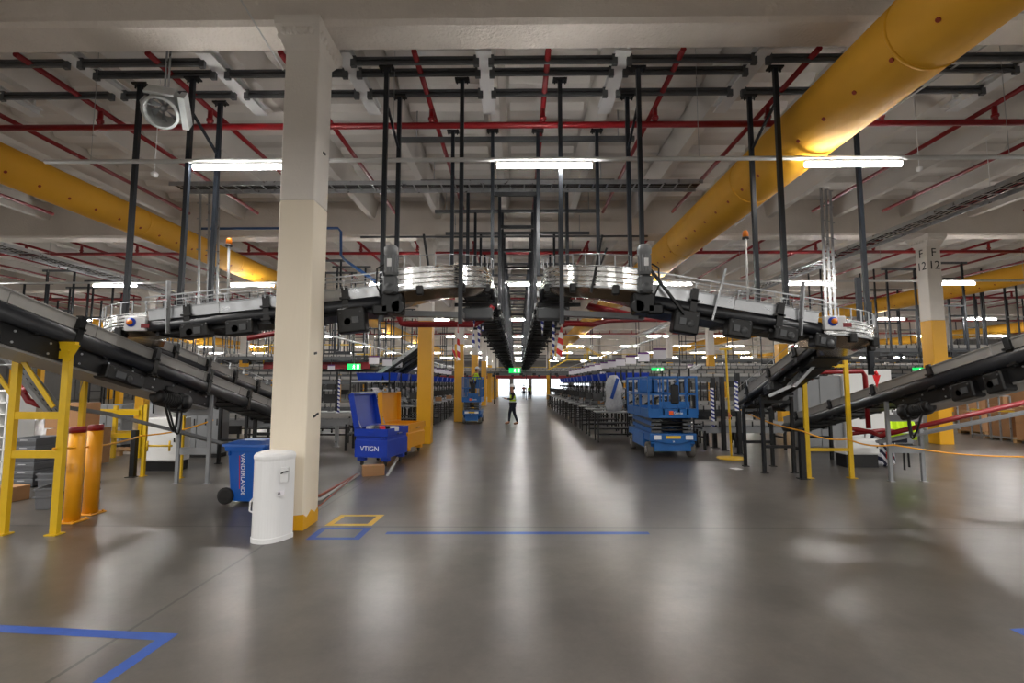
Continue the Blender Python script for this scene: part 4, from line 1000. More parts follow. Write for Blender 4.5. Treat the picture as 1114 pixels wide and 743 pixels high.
for i, (a, b) in enumerate(((G(348, 541), G(388, 518)), (G(349, 545), G(391, 519)), (G(348, 552), G(384, 524)))):
    tag(MB().path([(a.x-.3, a.y-.2, .03), (a.x, a.y, .03), (b.x, b.y, .03+.03*i)], .022 if i < 2 else .01, 8).build('floor_pipe', M['copper' if i != 1 else 'conduit']), ['copper coloured pipe lying on the floor behind the cream column', 'pale pipe lying beside the copper one on the floor', 'thin cable trailing beside the floor pipes'][i], 'pipe')
ga, gb = G(415, 518), G(482, 476)
tag(MB().bar((ga.x+.12, ga.y, .02), (gb.x-.9, gb.y-1.5, .02), .05, .03).build('floor_rail', M['conduit']), 'pale metal rail on the floor beside the tool chests', 'rail')
# ---------------------------------------------------------------- scissor lifts
def scissor_lift(label, px, pb, w, L_, hs, Ht, rz=0):
    g = G(px, pb); x, y = g.x, g.y+L_/2; T = Matrix.Translation((x, y, 0)) @ Matrix.Rotation(rz, 4, 'Z')
    t = thing('scissor_lift', label, 'scissor lift', (x, y, 0)); Bm = M['liftblue']; wh = w/2
    r = .19*w/1.17
    for i in (-1, 1):
        for j in (-1, 1):
            wl = MB(T).lathe((i*(wh-.07), j*(L_/2-.3), r), [(0, -.07), (r*.55, -.07), (r*.6, -.075), (r*.97, -.07), (r, -.05), (r, .05), (r*.97, .07), (0, .07)], 22, 'x').build('wheel', M['tyre'], t)
            MB(T).lathe((i*(wh+.003), j*(L_/2-.3), r), [(0, -.008), (.07, -.008), (.08, .0), (0, .006)], 14, 'x').build('hub', M['galv'], wl)
    m = MB(T)
    m.bb((-wh+.14, -L_/2+.05, r*.9), (wh-.14, L_/2-.05, .5)); m.bb((-wh, -L_/2+.55, .22), (wh, L_/2-.55, .56)); m.bb((-wh+.02, -L_/2, .42), (wh-.02, L_/2, .6))
    m.pts([(-wh+.04, -L_/2-.02, .58), (wh-.04, -L_/2-.02, .58), (wh-.2, -L_/2-.02, .42), (.16, -L_/2-.02, .36), (-.16, -L_/2-.02, .36), (-wh+.2, -L_/2-.02, .42), (-wh+.04, -L_/2+.1, .58), (wh-.04, -L_/2+.1, .58), (wh-.2, -L_/2+.1, .42), (.16, -L_/2+.1, .36), (-.16, -L_/2+.1, .36), (-wh+.2, -L_/2+.1, .42)],
          [(0, 1, 2, 3, 4, 5), (11, 10, 9, 8, 7, 6)]+[(i, 6+i, 6+(i+1) % 6, (i+1) % 6) for i in range(6)])
    for i in (-1, 1): m.bar((i*(wh-.1), -L_/2+.05, .4), (i*(wh-.16), -L_/2+.3, r), .1, .1)
    m.build('chassis', Bm, t, .006)
    MB(T).bb((-.18, -L_/2-.03, .48), (.18, -L_/2-.02, .55)).build('warning_decal', M['amber' if False else 'ytape'], t)
    for i in (-1, 1):
        MB(T).bb((i*(wh-.2)-.09, -L_/2-.03, .46), (i*(wh-.2)+.09, -L_/2-.018, .56)).build('lamp_panel', M['white'], t)
    text('lettering', '28', .05, 'text_white', t, T @ V((0, -L_/2-.03, .41)), (PI/2, 0, rz))
    # stacked scissor arms
    n = 4; z0 = .62; dz = (hs-z0)/n
    for k in range(n):
        for i in (-1, 1):
            z = z0+dz*k; a = MB(T).bar((i*(wh-.14-.05*(k % 2)), -L_/2+.12, z+.02), (i*(wh-.14-.05*(k % 2)), L_/2-.12, z+dz-.02), .05, .09).build('scissor_arm', M['strut'] if k % 2 else M['liftblue'], t)
            MB(T).bb((i*(wh-.2)-.12, -L_/2+.06, z), (i*(wh-.2)+.12, -L_/2+.12, z+dz*.5)).build('pivot_block', M['strut'], a)
        MB(T).tube((-wh+.1, -L_/2+.14, z0+dz*k+.05), (wh-.1, -L_/2+.14, z0+dz*k+.05), .028).build('cross_pin', M['dark'], t)
    MB(T).lathe((.0, -L_/2+.3, (z0+hs)/2), [(0, -.3), (.05, -.3), (.05, .3), (0, .3)], 12, 'x').build('cylinder_pin', M['dark'], t)
    # platform
    m = MB(T).bb((-wh, -L_/2-.05, hs), (wh, L_/2, hs+.07)); 
    m.bb((-wh, -L_/2-.06, hs), (wh, -L_/2-.03, hs+.22)); 
    for i in (-1, 1): m.bb((i*wh-.015, -L_/2-.05, hs), (i*wh+.015, L_/2, hs+.22))
    m.bb((-wh, L_/2-.02, hs), (wh, L_/2+.01, hs+.22)); m.build('platform', Bm, t)
    MB(T).bb((-.1, -L_/2-.075, hs+.07), (.0, -L_/2-.061, hs+.17)).build('orange_decal', M['orange'], t)
    text('lettering', 'Genie', .09, 'text_white', t, T @ V((.12, -L_/2-.066, hs+.12)), (PI/2, 0, rz), .004)
    # guard rails
    for i in (-1, 1):
        for jj, yy in enumerate((-L_/2-.04, -L_/2+L_*.33, -L_/2+L_*.66, L_/2-.03)): MB(T).bb((i*wh-.022, yy-.022, hs+.07), (i*wh+.022, yy+.022, Ht)).build('rail_post', Bm, t)
        for z in (hs+.07+(Ht-hs)*.5, Ht-.02): MB(T).bb((i*wh-.02, -L_/2-.05, z-.02), (i*wh+.02, L_/2, z+.02)).build('side_rail', Bm, t)
    for yy in (-L_/2-.04, L_/2-.03):
        for z in (Ht-.02, hs+.07+(Ht-hs)*.5): MB(T).bb((-wh, yy-.02, z-.02), (wh, yy+.02, z+.02)).build('end_rail', Bm, t)
        for xx in (-.2, .12, .3): MB(T).bb((xx*w-.02, yy-.02, hs+.07), (xx*w+.02, yy+.02, Ht)).build('end_post', Bm, t)
        m = MB(T)
    MB(T).bb((-.25*w, L_/2-.05, hs+(Ht-hs)*.55), (.25*w, L_/2-.03, Ht-.06)).build('rear_panel', Bm, t)
    MB(T).bb((-wh+.25, -L_/2-.05, hs+.24), (-wh+.85*w, -L_/2-.035, hs+.4)).build('toe_board', Bm, t)
    cb_ = MB(T).cbox((.05, -L_/2-.02, hs+.07+(Ht-hs)*.5), (.2, .12, .46), .02).build('control_box', M['black'], t)
    MB(T).lathe((.05, -L_/2-.085, Ht-.13), [(0, -.02), (.035, -.02), (.04, .01)], 14, 'y').build('key_switch', M['strut'], cb_)
    return t, T
scissor_lift('blue scissor lift with lowered empty platform right of the aisle', 733, 499, 1.17, 2.3, .98, P(733, 409, 11.8).z)
lift, LT = scissor_lift('blue scissor lift farther down the aisle carrying a worker', 513, 461, .85, 1.9, .98, P(513, 410, 22.6).z)
# round-based yellow stanchion
g = G(796, 499); h = P(796, 380, g.y).z
t = thing('stanchion', 'yellow pole stanchion on a round yellow base right of the blue lift', 'stanchion', (g.x, g.y, 0))
MB().lathe((g.x, g.y, 0), [(0, 0), (.34, 0), (.35, .015), (.33, .03), (.1, .04), (.05, .06), (0, .06)], 32).build('base', M['yellow_steel'], t)
MB().tube((g.x, g.y, .04), (g.x-.05, g.y, h), .024, 10).build('pole', M['yellow_steel'], t)
MB().tube((g.x, g.y, 1.0), (g.x-.0, g.y, 1.06), .034, 10).bar((g.x-.04, g.y-.03, .95), (g.x-.04, g.y-.03, 1.12), .02).build('clamp', M['copper'], t)
MB().bar((g.x-.2, g.y, h), (g.x+.1, g.y, h+.01), .04).build('cross_head', M['yellow_steel'], t)
g2 = G(801, 510); tag(MB().box((g2.x, g2.y, .003), (.18, .2, .004), .3).build('paper_sheet', M['white']), 'white sheet of paper on the floor below the round yellow base', 'paper')
# black posts with blue and white tape near the stanchion
for i, (px, pb, pt, tp) in enumerate(((778, 487, 411, (772, 422, 464)), (788, 490, 410, None), (805, 494, 406, (800, 415, 447)), (757, 485, 430, None))):
    t, g, h = post_thing('steel_post', ['black square post wrapped with striped tape behind the blue lift', 'plain black square post between the striped one and the stanchion', 'black square post with striped tape just right of the stanchion', 'plain black post directly behind the blue lift'][i], px, pb, pt, 'dark', .1)
    if tp:
        a, b = P(tp[0], tp[1], g.y-.08), P(tp[0]+2, tp[2], g.y-.08); MB().bar((g.x-.06, g.y-.06, a.z), (g.x-.06, g.y-.06, b.z), .1, .012, (0, 1, 0)).build('striped_tape', M['bluewhite'], t)
t, g, h = post_thing('steel_post', 'silver post with striped tape standing behind the cream column, before the left benches', 366, 486, 412, 'galv', .09)
MB().bar((g.x+.03, g.y-.055, P(366, 450, g.y).z), (g.x+.03, g.y-.055, h), .1, .012, (0, 1, 0)).build('striped_tape', M['bluewhite'], t)
MB().bar((g.x-.02, g.y-.06, P(366, 447, g.y).z), (g.x-.02, g.y-.06, h+.25), .07, .02, (0, 1, 0)).build('dark_sleeve', M['dark'], t)
# yellow stand on the right with black post
ga, gb = G(880, 520), G(923, 519); gb.y = ga.y
t = thing('support_stand', 'yellow two-legged stand beneath the right round conveyor end', 'support stand', (ga.x, ga.y, 0))
for q, pt, pxt in ((ga, 372, 873), (gb, 392, 917)):
    h = P(pxt, pt, ga.y).z; MB().bar((q.x, q.y, 0), (q.x, q.y, h), .08, .05, (0, 1, 0)).build('leg', M['yellow_steel'], t); MB().bb((q.x-.07, q.y-.07, 0), (q.x+.07, q.y+.07, .014)).build('foot_plate', M['yellow_steel'], t)
z = P(900, 489, ga.y).z; MB().bb((ga.x, ga.y-.02, z-.03), (gb.x, ga.y+.02, z+.03)).build('crossbar', M['yellow_steel'], t)
z = P(900, 398, ga.y).z; MB().bb((ga.x, ga.y-.02, z-.03), (gb.x, ga.y+.02, z+.03)).build('crossbar', M['yellow_steel'], t)
post_thing('steel_post', 'short black post against the left leg of the right yellow stand', 874, 521, 466, 'dark', .09)
# red pipes on the right
Yr = ga.y+.3
pipe_thing('hanging_red_pipe', 'red pipe with elbow just below the right round conveyor end', 'red', [[P(862, 376, Yr), P(864, 384, Yr), P(870, 386, Yr), P(902, 387, Yr), P(907, 389, Yr), P(907, 402, Yr)]], .05)
pipe_thing('hanging_red_pipe', 'red pipe running level then dropping beside the white cabinet', 'red', [[P(882, 412, Yr), P(888, 405, Yr), P(938, 404, Yr), P(941, 409, Yr), P(945, 466, Yr)]], .045)
pipe_thing('hanging_red_pipe', 'long red pipe climbing to the right edge above a grey tray', 'red', [[P(926, 466, Yr), P(948, 470, Yr), P(957, 474, 9.6), P(1118, 437, 8.8)]], .045)
pipe_thing('hanging_red_pipe', 'short red pipe at knee height behind the right yellow stand', 'red', [[P(925, 472, Yr+.5), P(960, 468, Yr+.5), P(972, 469, Yr+.5)]], .04)
plate_path('cable_tray', 'grey tray climbing below the long red pipe at the right edge', [P(955, 482, 9.75), P(1124, 448, 9.0)], .22, 'cabinet', .04)
plate_path('cable_tray', 'perforated tray sloping down under the right round conveyor end', [P(893, 388, 9.0), P(862, 421, 9.0), P(838, 432, 9.2)], .24, 'galv')
tag(MB().tube(P(952, 404, 8.9), P(954, 408, 8.9), .03).pts([tuple(P(949, 408, 8.88)), tuple(P(958, 408, 8.88)), tuple(P(954, 422, 8.88)), tuple(P(949, 408, 8.92)), tuple(P(958, 408, 8.92)), tuple(P(954, 422, 8.92))], [(0, 1, 2), (5, 4, 3), (0, 3, 4, 1), (1, 4, 5, 2), (2, 5, 3, 0)]).build('hanging_pennant', M['brightred']), 'small red warning pennant hanging at the foot of a dark hanger post', 'pennant')
cabinet('tall white cabinet behind the right near conveyor', 919, 969, 402, 13.6, 'offwhite', n=1)
cabinet('pair of grey cabinets behind the right yellow stand', 868, 914, 409, 13.7, 'cabinet', n=2)
cabinet('low white cabinet on black base below the right near conveyor', 918, 956, 478, 11.0, 'offwhite', n=1, z0=.28)
cabinet('grey cabinet seen under the right near conveyor', 972, 992, 447, 14.6, 'cabinet', n=1)
# film-wrapped bundle, chair with jacket, small table
g = G(969, 508); t = thing('wrapped_bundle', 'upright bundle wrapped in black and white printed film under the right conveyor', 'bundle', (g.x, g.y+.2, 0))
MB().cbox((g.x, g.y+.2, .38), (.4, .3, .76), .06).build('film_wrap', M['bwpattern'], t); MB().bb((g.x-.05, g.y+.03, .18), (g.x+.1, g.y+.052, .32)).build('red_label', M['brightred'], t)
g = G(997, 512); cx_, cy_ = g.x, g.y+.25
t = thing('office_chair', 'dark chair under the right conveyor beside the film-wrapped bundle', 'chair', (cx_, cy_, 0))
MB().cbox((cx_, cy_, .46), (.46, .44, .07), .03).build('seat', M['navycloth'], t, .01); MB().cbox((cx_, cy_+.22, .75), (.42, .05, .46), .015).build('backrest', M['navycloth'], t, .01)
for i in (-1, 1):
    for j in (-1, 1): MB().bar((cx_+i*.19, cy_+j*.18, 0), (cx_+i*.17, cy_+j*.16, .43), .035).build('leg', M['dark'], t)
t = thing('hi_vis_jacket', 'yellow high visibility jacket draped over the chair under the right conveyor', 'jacket', (cx_, cy_, .5))
m = MB(); ps = []
for j in range(9):
    for i in range(13):
        a = -1+2*i/12; z = .62+.06*j; wv = .03*math.sin(i*1.9+j*.5); ps.append((cx_+a*(.23+.02*math.sin(j)), cy_+.14+wv+.04*abs(a), z+ .45*0))
ps += [(p[0], p[1]+.03, p[2]) for p in ps]; N = 117
fs = [(j*13+i, j*13+i+1, j*13+14+i, j*13+13+i) for j in range(8) for i in range(12)]; fs += [tuple(N+q for q in reversed(f)) for f in fs]; 
rim = [i for i in range(13)]+[13*j+12 for j in range(1, 9)]+[104+i for i in range(11, -1, -1)]+[13*j for j in range(7, 0, -1)]
fs += [(rim[i], rim[(i+1) % len(rim)], rim[(i+1) % len(rim)]+N, rim[i]+N) for i in range(len(rim))]
m.pts(ps, fs, True).build('jacket_body', M['hivis'], t)
MB().path([(cx_-.24, cy_+.14, 1.02), (cx_-.27, cy_+.1, .8), (cx_-.25, cy_+.08, .6)], [.06, .055, .05], 10).build('sleeve', M['hivis'], t); MB().path([(cx_+.24, cy_+.14, 1.02), (cx_+.28, cy_+.1, .8), (cx_+.26, cy_+.08, .6)], [.06, .055, .05], 10).build('sleeve', M['hivis'], t)
MB().bb((cx_-.235, cy_+.09, .74), (cx_+.235, cy_+.1, .79)).build('reflective_band', M['reflect'], t)
g = G(984, 506); t = thing('small_table', 'small white-topped table beside the chair under the right conveyor', 'table', (g.x, g.y+.6, 0))
MB().cbox((g.x, g.y+.75, .7), (.55, .4, .03), .01).build('tabletop', M['white'], t)
for i in (-1, 1):
    for j in (-1, 1): MB().tube((g.x+i*.22, g.y+.75+j*.15, 0), (g.x+i*.22, g.y+.75+j*.15, .69), .014).build('leg', M['galv'], t)
# pallets with boxes by the right edge
for i, (px, Y, hh, n) in enumerate(((1072, 18.4, .7, 3), (1106, 16.6, .85, 3), (1140, 15.2, 1.0, 3), (1098, 21.5, 1.6, 3), (1060, 24, 1.2, 2), (1125, 19.8, 1.5, 2))):
    p = P(px, 460, Y); lb = ['open mesh guard and cartons, farthest left of the row', 'brown cartons, second in the row', 'brown cartons at the very right edge', 'a tall load of cartons behind the front row', 'cartons far behind the column lettered F 12', 'a tall load of cartons behind the rightmost front pallet'][i]
    t = thing('pallet', 'wooden pallet near the right edge, '+lb, 'pallet', (p.x, Y, 0), 'pallets near the right edge'); pallet(t, (p.x, Y, 0), 1.2, 1.0, .1)
    for a in range(n):
        lv = 1 if hh < .8 else 2
        for b in range(lv):
            w_ = 1.16/n; c_ = thing('cardboard_box', 'brown carton on the %s pallet near the right edge, %s layer, %s from the left' % (nth(i), ['bottom', 'top'][b], nth(a)), 'box', (p.x-.58+w_*(a+.5), Y, .126+b*hh/lv), 'cartons on the right edge pallets')
            carton(c_, (p.x-.58+w_*(a+.5), Y, .126+b*hh/lv), (w_-.02, .8-.05*a, hh/lv-.006-(.06*((a+i) % 2) if b == lv-1 else 0)), .02*a)
for i, (Ya, pa, pb) in enumerate(((15.6, 1056, 1150), (19.3, 1010, 1100))):
    a, b = P(pa, 450, Ya+1.7), P(pb, 450, Ya-1.2 if i == 0 else Ya)
    t = thing('guard_fence', ['low yellow barrier with grey mesh in front of the right edge pallets', 'grey tubular fence behind the F 12 column foot'][i], 'fence', (a.x, a.y, 0))
    hh = .95 if i == 0 else 1.35
    for z in (.12, hh): MB().bar((a.x, a.y, z), (b.x, b.y, z), .05).build('rail', M['yellow_steel' if i == 0 and z > .5 else 'galv'], t)
    for j in range(9): q = V((a.x, a.y, 0)).lerp(V((b.x, b.y, 0)), j/8); MB().bar(q, q+V((0, 0, hh)), .04).build('post', M['galv'], t)
# ================================================================ people
def skin_mesh(name, m, parent, joints, links, sub=2):
    """joints {name:(xyz, radius)}, links [(a, b)]; a continuous tapered surface"""
    keys = list(joints); me = bpy.data.meshes.new(name); o0 = V((0, 0, 0)); p = parent
    while p is not None: o0 += p.location; p = p.parent
    me.from_pydata([tuple(V(joints[k][0])-o0) for k in keys], [(keys.index(a), keys.index(b)) for a, b in links], [])
    o = bpy.data.objects.new(name, me); COL.objects.link(o); o.parent = parent
    md = o.modifiers.new('skin', 'SKIN'); md.use_smooth_shade = True
    for i, k in enumerate(keys):
        sv = me.skin_vertices[0].data[i]; r = joints[k][1]; sv.radius = (r, r) if not isinstance(r, tuple) else r; sv.use_root = (i == 0)
    s_ = o.modifiers.new('sub', 'SUBSURF'); s_.levels = s_.render_levels = sub
    me.materials.append(M[m]); return o
def person(label, base, rz, hgt=1.72, arms='phone', seated=False, vest=True, scale=1, lean=0, name='person', helmet='white', shirt='blackcloth', trousers='navycloth', stride=.2):
    t = thing(name, label, 'person', tuple(base)); s = hgt/1.72
    R_ = Matrix.Translation(base) @ Matrix.Rotation(rz, 4, 'Z') @ Matrix.Scale(s, 4)
    def q(x, y, z): # x to the side, y forward; lean bends the upper body
        if z > .95: y += (z-.95)*lean
        return tuple(R_ @ V((x, y, z)))
    k = s
    J = {'pel': (q(0, 0, .95), .125*k), 'wst': (q(0, 0, 1.08), .115*k), 'chs': (q(0, .01, 1.27), .14*k), 'nek': (q(0, .0, 1.44), .055*k), 'hd0': (q(0, .02, 1.53), .07*k), 'hd1': (q(0, .025, 1.62), .092*k), 'hd2': (q(0, .01, 1.7), .06*k)}
    Lk = [('pel', 'wst'), ('wst', 'chs'), ('chs', 'nek'), ('nek', 'hd0'), ('hd0', 'hd1'), ('hd1', 'hd2')]
    hands = {}
    for sd, n in ((-1, 'l'), (1, 'r')):
        st = stride*sd
        J.update({'hip'+n: (q(sd*.09, 0, .88), .095*k), 'kne'+n: (q(sd*.1, st*.45+.03, .49), .06*k), 'ank'+n: (q(sd*.1, st*.9-.03, .09), .042*k), 'toe'+n: (q(sd*.12, st*.9+.16, .035), .035*k)})
        Lk += [('pel', 'hip'+n), ('hip'+n, 'kne'+n), ('kne'+n, 'ank'+n), ('ank'+n, 'toe'+n)]
        if arms == 'phone': el, wr, hd = (sd*.23, .05, 1.12), (sd*.12, .27, 1.13), (sd*.07, .35, 1.15)
        elif arms == 'rail': el, wr, hd = (sd*.25, .14, 1.18), (sd*.2, .36, 1.12), (sd*.18, .44, 1.12)
        else: el, wr, hd = (sd*.24, -.02, 1.12), (sd*.25, .06, .88), (sd*.25, .09, .8)
        J.update({'sho'+n: (q(sd*.18, 0, 1.37), .06*k), 'elb'+n: (q(*el), .043*k), 'wri'+n: (q(*wr), .028*k), 'pal'+n: (q(*hd), .032*k)})
        Lk += [('chs', 'sho'+n), ('sho'+n, 'elb'+n), ('elb'+n, 'wri'+n), ('wri'+n, 'pal'+n)]
        d = (V(hd)-V(wr)).normalized(); sidev = V((1, 0, 0)); up = sidev.cross(d)
        for i, (off, ln) in enumerate(((-.03, .06), (-.01, .075), (.01, .07), (.03, .055))):
            a = V(hd)+sidev*off; b = a+d*ln*.6+up*.0; c_ = b+d*ln*.4-up*.02
            J.update({'f%d%s' % (i, n): (q(*b), .011*k), 'g%d%s' % (i, n): (q(*c_), .009*k)}); Lk += [('pal'+n, 'f%d%s' % (i, n)), ('f%d%s' % (i, n), 'g%d%s' % (i, n))]
        a = V(wr).lerp(V(hd), .5)-sidev*sd*.045+up*.01; b = a+d*.05
        J.update({'t0'+n: (q(*a), .012*k), 't1'+n: (q(*b), .01*k)}); Lk += [('wri'+n, 't0'+n), ('t0'+n, 't1'+n)]
    body = skin_mesh('body', 'skin', t, J, Lk)
    hc = V((0, .01+(1.6-.95)*lean, 1.63)); 
    def hp(x, y, z): return tuple(R_ @ (hc+V((x, y, z))))
    m = MB(); m.path([hp(0, .085, .015), hp(0, .115, -.02), hp(0, .09, -.03)], [.012*k, .016*k, .01*k], 6); m.build('nose', M['skin'], t)
    for sd in (-1, 1):
        MB().path([hp(sd*.032, .085, .02), hp(sd*.032, .097, .02)], .009*k, 8).build('eye', M['black'], t)
        MB().path([hp(sd*.088, 0, .02), hp(sd*.1, -.01, 0), hp(sd*.09, 0, -.03)], .014*k, 6).build('ear', M['skin'], t)
    MB().path([hp(-.025, .088, -.055), hp(.025, .088, -.055)], .006*k, 6).build('mouth', M['brightred'] if False else M['copper'], t)
    MB().path([hp(0, -.03, .02), hp(0, -.055, -.05), hp(0, -.04, -.08)], [.08*k, .07*k, .05*k], 10).build('hair', M['blackcloth'], t)
    # helmet
    ms = Matrix.Translation(R_ @ (hc+V((0, .0, .045)))) @ Matrix.Rotation(rz, 4, 'Z')
    m = MB(ms).lathe((0, 0, 0), [(.0, .125*k), (.06*k, .11*k), (.1*k, .07*k), (.118*k, .01*k), (.118*k, -.01*k)], 22); m.bb((-.09*k, .08*k, -.012*k), (.09*k, .17*k, .0)); m.build('helmet', M[helmet], t)
    # clothes follow the body
    g_ = 1.12
    cj = {a: (J[a][0], J[a][1]*g_) for a in ('pel', 'wst', 'chs')}; cj.update({a+n: (J[a+n][0], J[a+n][1]*1.22) for a in ('sho', 'elb', 'wri') for n in 'lr'})
    cj['nk'] = (tuple(V(J['chs'][0]).lerp(V(J['nek'][0]), .75)), .085*k)
    skin_mesh('jacket', shirt, t, {**{k_: cj[k_] for k_ in ('pel', 'wst', 'chs', 'nk')}, **{k_: v for k_, v in cj.items() if k_ not in ('pel', 'wst', 'chs', 'nk')}}, [('pel', 'wst'), ('wst', 'chs'), ('chs', 'nk')]+[(a+n, b+n) for a, b in (('sho', 'elb'), ('elb', 'wri')) for n in 'lr']+[('chs', 'shol'), ('chs', 'shor')])
    skin_mesh('trousers', trousers, t, {'pel': (J['pel'][0], J['pel'][1]*1.1), **{a+n: (J[a+n][0], J[a+n][1]*1.2) for a in ('hip', 'kne', 'ank') for n in 'lr'}}, [('pel', 'hipl'), ('pel', 'hipr')]+[(a+n, b+n) for a, b in (('hip', 'kne'), ('kne', 'ank')) for n in 'lr'])
    for n in 'lr': skin_mesh('boot', 'boots', t, {'a': (tuple(V(J['ank'+n][0])+V((0, 0, .03*k))), .058*k), 'b': (tuple(V(J['ank'+n][0])-V((0, 0, .035*k))), .055*k), 'c': (J['toe'+n][0], .046*k)}, [('a', 'b'), ('b', 'c')], 1)
    if vest:
        v = skin_mesh('vest', 'hivis', t, {'p': (q(0, 0, .9), .155*k), 'w': (J['wst'][0], .15*k), 'c': (J['chs'][0], .172*k), 'n': (q(0, 0, 1.38), .11*k), 'l': (q(-.15, 0, 1.38), .075*k), 'r': (q(.15, 0, 1.38), .075*k)}, [('p', 'w'), ('w', 'c'), ('c', 'n'), ('c', 'l'), ('c', 'r')])
        for z in (1.0, 1.12):
            m = MB(Matrix.Translation(V(q(0, 0, z))) @ Matrix.Rotation(rz, 4, 'Z')).lathe((0, 0, 0), [(.168*k, -.022), (.172*k, 0), (.168*k, .022)], 20); m.build('reflective_band', M['reflect'], v)
    return t
g = G(557, 461.5)
person('person in yellow vest, dark trousers and white helmet standing in the aisle holding a device', (g.x+.03, g.y, 0), PI*.55, 1.74, 'phone')
p_ = tag(MB().box((g.x-.38, g.y+.0, 1.19), (.14, .1, .015)).build('handheld_device', M['black']), 'small dark handheld device held by the person standing in the aisle', 'device')
lp = LT @ V((.0, -.35, 1.06))
person('person in yellow shirt and white cap leaning on the rails of the far blue lift', tuple(lp), -PI*.35, 1.52, 'rail', vest=False, shirt='hivis', lean=.35, stride=.05)
for i, (px, Y, rz, sh, v) in enumerate(((570, 62, 0, 'copper', False), (576, 62, 2.5, 'hivis', True), (648.5, 60, 1, 'blackcloth', True))):
    g = P(px, 430, Y); person(['far person in an orange top before the bright opening', 'far person in a yellow vest before the bright opening', 'far person in a vest beyond the benches'][i], (g.x, Y, 0), rz, 1.74, 'down', vest=v, shirt=sh, stride=.1)
# ================================================================ benches along the aisle
def bench(label, x, y, rz=0, group=None, w=1.5, d=.75, h=.95):
    t = thing('packing_bench', label, 'workbench', (x, y, 0), group)
    MB().cbox((x, y, h-.02), (w, d, .04), .01).build('tabletop', M['cabinet'], t)
    for i in (-1, 1):
        for j in (-1, 1):
            l_ = MB().bb((x+i*(w/2-.05)-.025, y+j*(d/2-.05)-.025, .1), (x+i*(w/2-.05)+.025, y+j*(d/2-.05)+.025, h-.04)).build('leg', M['black'], t)
            MB().lathe((x+i*(w/2-.05), y+j*(d/2-.05), .05), [(0, -.018), (.05, -.018), (.05, .018), (0, .018)], 12, 'x').build('caster', M['rubber'], l_)
    MB().bb((x-w/2+.05, y-.02, .2), (x+w/2-.05, y+.02, .25)).build('foot_rail', M['dark'], t)
    MB().bb((x-w/2+.04, y-d/2+.05, .42), (x+w/2-.04, y+d/2-.05, .45)).build('lower_shelf', M['dark'], t)
    return t
def gear(label, x, y, z, group=None):
    """monitor on an arm with a slanted screen and keyboard tray"""
    t = thing('monitor', label, 'monitor', (x, y, z), group)
    MB().lathe((x, y, z), [(0, 0), (.1, 0), (.1, .012), (.02, .02), (0, .02)], 14).build('base', M['dark'], t)
    MB().bar((x, y, z+.015), (x, y+.03, z+.34), .035).build('arm', M['strut'], t)
    MB(Matrix.Translation((x, y, z+.4)) @ Matrix.Rotation(.5, 4, 'Z') @ Matrix.Rotation(-.25, 4, 'X')).bb((-.22, -.02, -.14), (.22, .015, .14)).build('screen', M['black'], t, .004)
    return t
def chute(label, x, y, z, group=None, sd=1):
    t = thing('sorting_chute', label, 'chute', (x, y, z), group)
    for i in (-1, 1): MB().pts([(x+sd*.0, y+i*.3-.01, z), (x+sd*.8, y+i*.3-.01, z+.42), (x+sd*.8, y+i*.3-.01, z+.54), (x, y+i*.3-.01, z+.12), (x+sd*.0, y+i*.3+.01, z), (x+sd*.8, y+i*.3+.01, z+.42), (x+sd*.8, y+i*.3+.01, z+.54), (x, y+i*.3+.01, z+.12)], [(0, 1, 2, 3), (7, 6, 5, 4), (0, 4, 5, 1), (1, 5, 6, 2), (2, 6, 7, 3), (3, 7, 4, 0)]).build('side_panel', M['galv'], t)
    MB().bar((x, y, z+.01), (x+sd*.8, y, z+.43), .58, .02).build('slide', M['galv'], t)
    return t
def tote(label, x, y, z, group=None, mt='navy', w=.62, d=.44, h=.3):
    t = thing('blue_tote', label, 'tote', (x, y, z), group)
    m = MB()
    def rg(e, z_): return [(x-w/2-e, y-d/2-e, z_), (x+w/2+e, y-d/2-e, z_), (x+w/2+e, y+d/2+e, z_), (x-w/2-e, y+d/2+e, z_)]
    m.pts(rg(-.06, z)+rg(0, z+h)+rg(-.02, z+h)+rg(-.07, z+.02), [(3, 2, 1, 0), (12, 13, 14, 15)]+[(r*4+i, r*4+(i+1) % 4, r*4+4+(i+1) % 4, r*4+4+i) for r in range(3) for i in range(4)]).build('tub', M[mt], t)
    m = MB().bb((x-w/2-.02, y-d/2-.02, z+h-.03), (x+w/2+.02, y-d/2, z+h)).bb((x-w/2-.02, y+d/2, z+h-.03), (x+w/2+.02, y+d/2+.02, z+h)); m.build('rim', M[mt], t)
    return t
def racking(label, x, y, w, h, levels, group=None, d=.9):
    """upright frame with beams that carries totes and signs above a bench"""
    t = thing('tote_rack', label, 'rack', (x, y, 0), group)
    for i in (-1, 1):
        for j in (-1, 1): MB().bb((x+i*w/2-.025, y+j*d/2-.025, 0), (x+i*w/2+.025, y+j*d/2+.025, h)).build('upright', M['dark'], t)
    for z in levels:
        for j in (-1, 1): MB().bb((x-w/2, y+j*d/2-.02, z-.07), (x+w/2, y+j*d/2+.02, z)).build('beam', M['galv'], t)
    return t
def placard(label, x, y, z, group=None):
    t = thing('hanging_sign', label, 'sign', (x, y, z), group)
    MB().bb((x-.2, y-.006, z-.16), (x+.2, y+.006, z+.16)).build('panel', M['paper'], t)
    MB().bb((x-.2, y-.009, z+.1), (x+.2, y+.009, z+.16)).build('purple_header', M['purple'], t)
    MB().tube((x, y, z+.16), (x, y, z+.5), .006, 5).build('hanger_rod', M['galv'], t)
    return t
